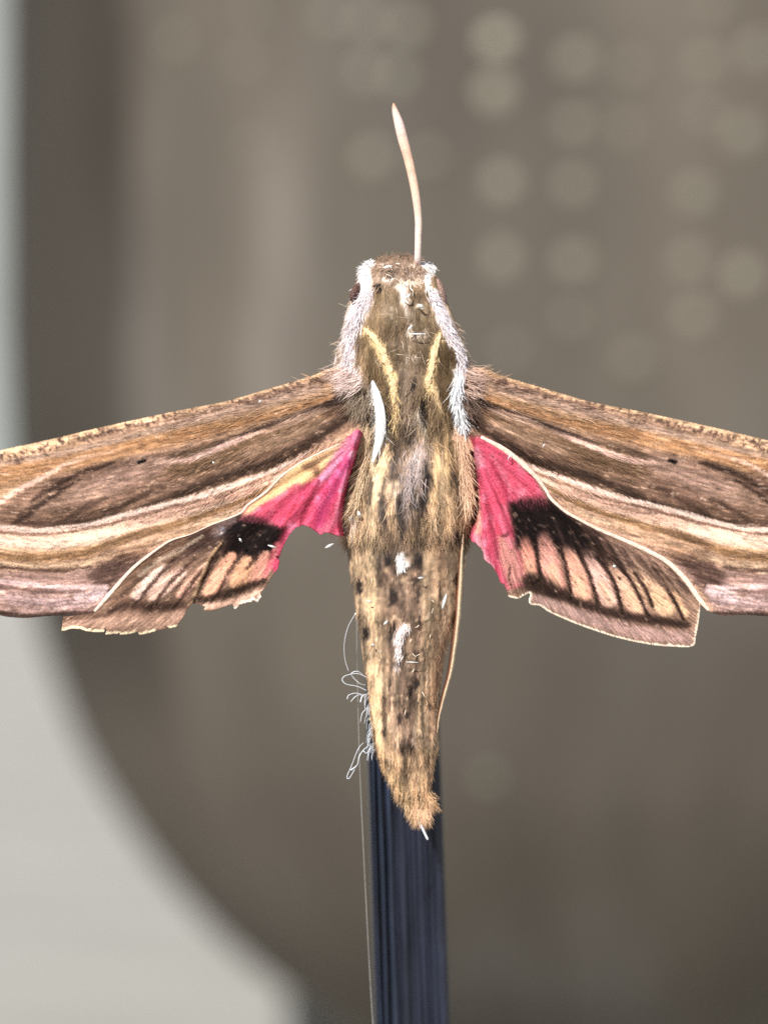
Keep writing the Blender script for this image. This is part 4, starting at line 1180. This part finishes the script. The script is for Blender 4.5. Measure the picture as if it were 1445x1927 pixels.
W = (252, 248, 246)
tufts = [
    tuft(420, [(702, 492), (690, 504), (684, 518), (684, 534), (692, 548)], 3, None, (9, 18), 1.3, W, -.0001, 1, .25, -.08),
    tuft(60, [(694, 498), (682, 512)], 3, (-.8, .3), (6, 14), 1.0, W, -.0001, 101, .3, -.1),
    tuft(260, [(797, 493), (812, 503), (806, 520), (806, 540)], 2, None, (8, 15), 1.3, W, -.0001, 2, .25, -.08),
    tuft(520, [(692, 548), (676, 575), (664, 610), (655, 650), (652, 690)], 7, None, (12, 26), 1.2, (218, 205, 208), -.0001, 3, .3, -.15),
    tuft(200, [(662, 600), (648, 650), (640, 690)], 5, (-.5, .8), (12, 24), .9, (188, 162, 140), .0003, 4, .35, -.1),
    tuft(700, [(812, 548), (828, 582), (845, 620), (862, 652), (871, 684), (868, 706)], 4.5, None, (10, 22), 1.2, (226, 214, 217), -.0001, 5, .14, -.08),
    tuft(110, [(850, 610), (872, 660), (884, 695)], 4, (.6, .6), (8, 20), .7, (190, 160, 134), .0004, 6, .3, -.1),
    tuft(520, [(867, 710), (862, 735), (863, 760), (868, 785)], 3.4, None, (24, 46), 1.6, (252, 252, 254), -.0005, 7, .12, -.08),
    tuft(90, [(702, 722), (709, 745), (715, 772), (717, 800), (713, 828), (705, 856)], 3.4, None, (14, 26), 1.2, (255, 252, 248), -.0004, 8, .06, -.04),
    tuft(360, [(658, 725), (672, 745), (684, 765)], 8, (-.25, 1), (20, 44), 1.0, (142, 122, 100), -.0006, 9, .3, -.12),
    tuft(420, [(640, 700), (660, 712), (672, 722)], 7, (-.9, .45), (18, 42), 1.0, (212, 186, 176), -.0009, 10, .2, -.08),
    tuft(360, [(882, 700), (890, 715), (884, 740)], 6, (.9, .4), (18, 44), 1.0, (190, 156, 138), -.0009, 11, .2, -.08),
    tuft(280, [(880, 750), (890, 780)], 7, (.6, .9), (24, 50), 1.0, (108, 84, 70), -.0009, 12, .3, -.1),
    tuft(520, [(690, 800), (686, 850), (672, 910), (660, 950)], 6, (-.32, 1), (24, 52), 1.0, (196, 166, 128), -.0006, 13, .2, -.08),
    tuft(420, [(868, 820), (876, 880), (878, 940)], 5, (.16, 1), (24, 52), 1.0, (208, 170, 134), -.0006, 14, .16, -.08),
    tuft(120, [(644, 985), (636, 1000)], 6, (-.5, .8), (12, 28), .9, (216, 202, 192), -.0002, 15, .5),
    tuft(80, [(650, 1005), (655, 1030)], 5, (-.35, .9), (10, 24), .7, (220, 200, 180), .0002, 16, .5),
    tuft(360, [(780, 1524), (792, 1530), (804, 1526)], 4, (.2, 1), (16, 30), .9, (216, 172, 130), -.0002, 17, .16, -.05),
    tuft(130, [(808, 1495), (814, 1515)], 4, (.45, .9), (10, 22), .9, (216, 170, 122), -.0001, 18, .25, -.08),
    tuft(110, [(686, 620), (704, 636), (719, 661), (730, 690), (741, 722), (744, 760), (746, 785)], 3.0, None, (5, 9), 1.3, (255, 218, 166), -.00008, 19, .3, -.06),
    tuft(80, [(826, 632), (818, 660), (812, 692), (806, 720)], 3.0, None, (5, 9), 1.3, (255, 216, 162), -.00008, 20, .3, -.06),
    tuft(160, [(752, 1048), (757, 1066)], 3.5, (0, 1), (8, 15), 1.3, W, -.0002, 21, .1, -.05),
    tuft(220, [(764, 1178), (752, 1195), (750, 1235)], 3.5, (-.1, 1), (8, 16), 1.3, (244, 228, 224), -.0002, 22, .12, -.05),
    tuft(16, [(730, 520), (760, 530), (770, 570)], 14, (.5, .6), (8, 18), 1.5, (232, 214, 200), -.0003, 23, .7),
    tuft(36, [(700, 580), (760, 680), (800, 640)], 30, (.5, .6), (10, 26), .6, (206, 184, 158), -.0004, 24, .9),
    tuft(150, [(775, 860), (772, 930)], 10, (-.1, 1), (16, 34), 1.0, (172, 154, 150), -.0002, 25, .2, -.08),
    tuft(16, [(690, 1030), (700, 1300), (760, 1250), (820, 1150), (815, 1300)], 22, (.1, 1), (6, 12), 1.4, (230, 210, 180), -.0001, 26, .5),
    tuft(500, [(712, 492), (735, 486), (765, 486), (788, 491)], 4, (0, -.5), (5, 10), 1.2, (146, 118, 96), .0001, 27, .6, -.3),
    tuft(500, [(705, 505), (740, 500), (795, 505)], 8, (0, .8), (6, 12), 1.2, (146, 116, 92), -.0001, 28, .5, -.12),
]
allt = [np.concatenate([f[i] for f in tufts]) for i in range(6)]
o = ribbons('tuft_fur', *allt, body, curl=.2, seed=12)


# ---- wing hairs lying nearly flat
def wing_hair(n, side, cnv, box, Lr, seed, wing, dep_fn, polyg, wid=1.2, lift=.06, root=(690, 745), mir=True):
    r_ = np.random.default_rng(seed)
    x, y = r_.uniform(box[0], box[2], n), r_.uniform(box[1], box[3], n)
    ok = poly_sd(np.asarray(polyg), x, y) > 4
    x, y = x[ok], y[ok]
    n = len(x)
    sx = 2 * 766 - x if (side > 0 and mir) else x
    c = lin(cnv.sample(sx, y)) * np.exp(r_.normal(0, .22, n))[:, None]
    rt = P(x, y, dep_fn(x, y) - 3e-5)
    dx, dy = x - root[0], y - root[1]
    l = np.hypot(dx, dy) + 1e-6
    d = np.stack([dx / l + r_.normal(0, .06, n), -np.abs(r_.normal(lift, lift * .6, n)), -dy / l + r_.normal(0, .06, n)], -1)
    nrm = np.tile(np.array([[0, -1.0, 0]]), (n, 1))
    ribbons('scale_hair', rt, d, nrm, r_.uniform(Lr[0], Lr[1], n) * S, np.full(n, wid * S) * r_.uniform(.6, 1.3, n), clipc(c * GAIN), wing, curl=.12, seed=seed)


wings = [o for o in bpy.data.objects if o.name.startswith('forewing')]
for wing, side in zip(wings, (-1, 1)):
    def dep_f(x, y, side=side):
        ax = np.where(side < 0, 766 - x, x - 766)
        yc = np.interp(ax, [80, 130, 260, 400, 560, 760, 980], [700, 700, 736, 768, 802, 848, 940])
        below = np.clip((y - yc), 0, 500)
        roll = 0.0012 * np.exp(-below / 16.0)
        fold = 0.00018 * np.sin(below / 34.0) + 0.00010 * np.sin(below / 13.0 + ax / 90)
        return -0.0010 + roll + fold + (ax - 100) * S * 0.05 + below * S * 0.04
    out = FW_OUT if side < 0 else np.array(mirror(FW_OUT))
    rt = (700, 735) if side < 0 else (832, 735)
    box = (-120, 690, 690, 1165) if side < 0 else (842, 690, 1650, 1165)
    wing_hair(9000, side, cam_fore[side], box, (4, 9), 40 + side, wing, dep_f, out, 1.0, .05, rt)
    box = (330, 690, 690, 930) if side < 0 else (842, 690, 1202, 930)
    wing_hair(3500, side, cam_fore[side], box, (12, 28), 50 + side, wing, dep_f, out, .8, .07, rt)
wing_hair(4000, 1, cr, (870, 815, 1320, 1220), (4, 9), 61, hw_r, fr, HW_R, 1.0, .05, (885, 825), mir=False)
wing_hair(4000, -1, cl, (110, 815, 690, 1200), (4, 9), 62, hw_l, fl, HW_L, 1.0, .05, (680, 825), mir=False)

# ---- antenna, eyes, flap, tail bristle
m_ant = mat_attr('antenna_cuticle', 0.5, 0.35, 5000, 0.10, 0.4, 5e-5)


def ant_cols(p):
    t = np.clip((495 - p[:, 1]) / 300.0, 0, 1)
    k = np.array([[0, 246, 220, 212], [.1, 244, 218, 204], [.45, 238, 192, 164], [.7, 236, 186, 156], [.88, 236, 204, 194], [.96, 230, 194, 176], [1, 196, 142, 108]], float)
    c = np.stack([np.interp(t, k[:, 0], k[:, i]) for i in (1, 2, 3)], -1)
    c = c * (1 - .05 * (np.sin(p[:, 1] * 1.3) > .2))[:, None]
    return albedo(c)


AP = [(787, 499, -.0002, 6.2), (786, 490, -.0008, 6.4), (786.6, 466, -.0011, 6.2), (787, 442, -.0012, 6.4), (787.5, 415, -.0012, 6.8), (784, 379, -.0012, 7.4), (778, 342, -.0012, 8.0), (768, 297, -.0012, 8.8), (758, 261, -.0012, 9.6), (751, 233, -.0012, 9.0), (744.5, 212, -.0012, 6.4), (741.5, 200, -.0012, 4.0), (740.5, 193, -.0012, 1.2)]
tube('antenna', AP, m_ant, moth, 14, ant_cols, .8)
m_eye = mat_plain('eye_brown', tuple(albedo((168, 128, 112))), 0.35, 0.5, (9000, 0.45, (1, 1, 1)), 0.5)
m_eye2 = mat_plain('eye_dark', tuple(albedo((98, 60, 46))), 0.3, 0.5, (9000, 0.5, (1, 1, 1)), 0.5)


def ellipsoid(name, x, y, dep, rx, ry, rd, tilt, mat, parent):
    vs, n, m = [], 16, 20
    c = P(x, y, dep)
    ct, s_ = math.cos(tilt), math.sin(tilt)
    for i in range(n + 1):
        a = math.pi * i / n
        for j in range(m):
            b_ = 2 * math.pi * j / m
            ex, ey, ed = rx * math.sin(a) * math.cos(b_), ry * math.cos(a), rd * math.sin(a) * math.sin(b_)
            vs.append((c[0] + (ex * ct - ey * s_) * S, c[1] + ed * S, c[2] + (ex * s_ + ey * ct) * S))
    f = [(i * m + j, i * m + (j + 1) % m, (i + 1) * m + (j + 1) % m, (i + 1) * m + j) for i in range(n) for j in range(m)]
    o = mesh_obj(name, np.array(vs), f, mat)
    under(o, parent)
    return o


ellipsoid('eye', 828, 551, .0000, 11, 30, 20, math.radians(17), m_eye, moth)
ellipsoid('eye', 668, 549, -.0007, 8, 19, 16, math.radians(-26), m_eye2, moth)
# thin dried flap along the right flank of the abdomen
m_flap = mat_attr('dried_flap', .7, .2, 6000, .2, .4)
fl_o = [(874, 990), (872, 1048), (869.5, 1123), (865, 1178), (853, 1258), (839, 1308), (828, 1350), (824, 1380)]
fo = spline(fl_o, 8)
wd = np.interp(fo[:, 1], [990, 1040, 1120, 1200, 1300, 1380], [4, 10, 15, 13, 9, 4])
vs, cc = [], []
for (x, y), w_ in zip(fo, wd):
    jt = random.uniform(-.8, .8)
    for k, dz in ((0, -.0006), (.35, -.0009), (.6, -.0008), (1, -.0002)):
        vs.append(P(x + jt * (k == 0) - w_ * k, y, dz))
        cc.append(albedo((238, 204, 162) if k < .5 else (124, 78, 52)))
vs = np.array(vs)
f = [(i * 4 + j, i * 4 + j + 1, (i + 1) * 4 + j + 1, (i + 1) * 4 + j) for i in range(len(fo) - 1) for j in range(3)]
o = mesh_obj('flank_flap', vs, f, m_flap, None, np.array(cc))
md = o.modifiers.new('thickness', 'SOLIDIFY')
md.thickness = 9e-5
under(o, moth)
m_white = mat_plain('white_fibre', (0.62, 0.63, 0.66), 0.5, 0.4, (3000, 0.1, (1, 1, 1)))
tube('tail_bristle', [(786, 1540, .0006, 2.0), (796, 1562, .0004, 2.4), (805, 1581, .0002, 2.2)], m_white, moth, 8)

m_lock = mat_plain('white_scales', (0.88, 0.87, 0.85), 0.6, 0.2, (2500, 0.05, (1, 1, 0.2)), 0.4)
lk = [(701, 716, 1.5), (705, 730, 4.5), (710, 747, 7), (715, 772, 8.5), (717, 800, 9), (713.5, 828, 7.5), (706, 854, 4.5), (701, 870, 1.2)]
tube('white_stripe', [(x, y, float(body_pt(np.array([x]), np.array([y]))[0][0]) - .00050, r_ * 1.1) for x, y, r_ in lk], m_lock, moth, 12, None, .4)
m_gold = mat_plain('gold_scales', (0.85, 0.60, 0.34), 0.45, 0.4, (5000, 0.14, (1, 1, 0.5)), 0.5)
for path in ([(684, 617, 2.5), (692, 624, 5), (704, 635, 6), (719, 661, 7), (730, 690, 6.5), (739, 717, 7), (743, 745, 5.5), (745, 770, 5.5), (746, 790, 3), (745, 800, 1)],
             [(829, 626, 2), (824, 640, 5.5), (818, 658, 6), (814, 680, 6), (811, 700, 6), (806, 718, 6), (803, 730, 2)],
             [(808, 722, 2), (816, 734, 4.5), (824, 750, 4), (827, 768, 2.5), (826, 780, 1)]):
    pp = spline(path, 5)
    pp[1:-1, 0] += [random.uniform(-1.3, 1.3) for _ in pp[1:-1]]
    pp[1:-1, 2] *= [random.uniform(.68, 1.2) for _ in pp[1:-1]]
    tube('gold_stripe', [(x, y, float(body_pt(np.array([x]), np.array([y]))[0][0]) - .00007, r_) for x, y, r_ in pp], m_gold, moth, 8, None, .25)
# loose flat scales stuck to the wings and body: each a small flake
m_flake = mat_plain('loose_scale', (0.72, 0.72, 0.70), 0.4, 0.5, (4000, 0.1, (1, 1, 1)))
flakes = [(450, 1013, 455, 1020, 2.2), (504, 1026, 521, 1031, 2.0), (612, 1031, 628, 1023, 2.6), (1153, 1064, 1160, 1068, 2.8), (786, 572, 799, 579, 3.0), (764, 562, 772, 552, 2.8), (767, 622, 776, 611, 2.4), (768, 628, 803, 628, 1.5), (832, 1146, 840, 1118, 3.0),
          (722, 1176, 730, 1168, 2.4), (690, 1130, 702, 1134, 1.5), (700, 1212, 704, 1216, 2.4), (764, 1246, 788, 1247, 1.2), (786, 1088, 798, 1087, 1.8), (656, 980, 664, 968, 4), (674, 962, 678, 974, 3.4), (955, 866, 962, 852, 1.2), (1020, 842, 1026, 834, 1.3), (400, 868, 404, 874, 1.6), (486, 757, 493, 752, 1.6),
          (668, 1154, 670, 1158, 2.4), (738, 500, 720, 503, 2.4)]
for (xa, ya, xb, yb, r_) in flakes:
    if 640 < (xa + xb) / 2 < 880 and not (600 < xa < 640):
        da = float(body_pt(np.array([(xa + xb) / 2]), np.array([(ya + yb) / 2]))[0][0]) - .0005
    else:
        da = -.0026
    tube('loose_scale', [(xa, ya, da, r_ * .35), ((xa + xb) / 2, (ya + yb) / 2, da - .0001, r_), (xb, yb, da + .0001, r_ * .3)], m_flake, moth, 6, None, .35)

# ------------------------------------------------------------------ silk caught on the abdomen
silk = empty('silk_tuft', tuple(P(688, 1340, 0.0)), 'frayed tuft of fine white silk fibres looped beside the abdomen', 'silk')
m_silk = mat_plain('silk_white', (0.66, 0.69, 0.74), 0.4, 0.4, (3000, 0.1, (1, 1, 1)))
strands = [
    [(690, 1275, -.0003, 1.2), (672, 1268, -.0006, 1.1), (650, 1272, -.0008, 1.1), (644, 1280, -.0008, 1.3), (652, 1288, -.0008, 1.2), (672, 1292, -.0005, 1.2), (690, 1300, -.0003, 1.1)],
    [(688, 1290, 0, 1.1), (676, 1286, -.0004, 1.2), (662, 1272, -.0006, 1.3), (663, 1266, -.0006, 1.3), (674, 1264, -.0006, 1.1), (686, 1274, -.0003, 1.0)],
    [(692, 1312, 0, 1.2), (672, 1305, -.0004, 1.2), (657, 1308, -.0006, 1.2), (653, 1316, -.0006, 1.5)],
    [(692, 1318, 0, 1.1), (678, 1308, -.0004, 1.0), (668, 1312, -.0006, 1.3), (660, 1321, -.0006, 1.1)],
    [(692, 1306, 0, 1.2), (682, 1310, -.0005, 1.8), (678, 1322, -.0006, 2.2)],
    [(694, 1330, 0, 1.1), (682, 1342, -.0004, 1.0), (678, 1360, -.0005, .9)],
    [(698, 1400, 0, 1.2), (684, 1412, -.0004, 1.3), (676, 1424, -.0006, 1.6), (672, 1440, -.0006, 1.2), (660, 1450, -.0006, 2.6)],
    [(684, 1398, 0, 1.0), (674, 1410, -.0004, 1.0), (662, 1440, -.0006, 1.0), (653, 1462, -.0006, 1.2), (658, 1464, -.0006, 1.1), (672, 1440, -.0005, .9)],
    [(696, 1408, 0, 1.0), (690, 1418, -.0004, 1.2), (684, 1414, -.0005, 1.8)],
    [(668, 1156, -.0002, .8), (655, 1180, -.0004, .75), (648, 1210, -.0006, .75), (649, 1240, -.0006, .75), (656, 1264, -.0006, .8)],
]
for s_ in strands:
    tube('fibre', s_, m_silk, silk, 6, thin=.6)
r_ = random.Random(3)
for i in range(34):
    y = r_.uniform(1300, 1415)
    x = float(np.interp(y, bo_s[:, 0], bo_s[:, 1])) + 2
    l = r_.uniform(8, 26)
    tube('fibre', [(x, y, .0001, .9), (x - l * .35, y + l * .5, -.0003, .85), (x - l * r_.uniform(.2, .6), y + l * 1.3, -.0004 + r_.uniform(-.0003, .0003), .6)], m_silk, silk, 5, thin=.5)
thread = empty('silk_thread', tuple(P(705, 1927, .004)), 'single long thin silk thread hanging straight down beside the stake', 'thread')
m_thr = mat_plain('thread_grey', (0.30, 0.29, 0.27), 0.5, 0.3, (3000, 0.2, (1, 1, 1)))
tube('strand', [(671, 1160, .0008, .8), (672, 1250, .0010, .8), (675, 1380, .0013, .9), (678, 1470, .0016, .9), (684, 1600, .0020, 1.0), (691, 1740, .0026, 1.0), (698, 1870, .0032, 1.1), (704, 1960, .0038, 1.1), (720, 2200, .0048, 1.1)], m_thr, thread, 6, thin=.8)
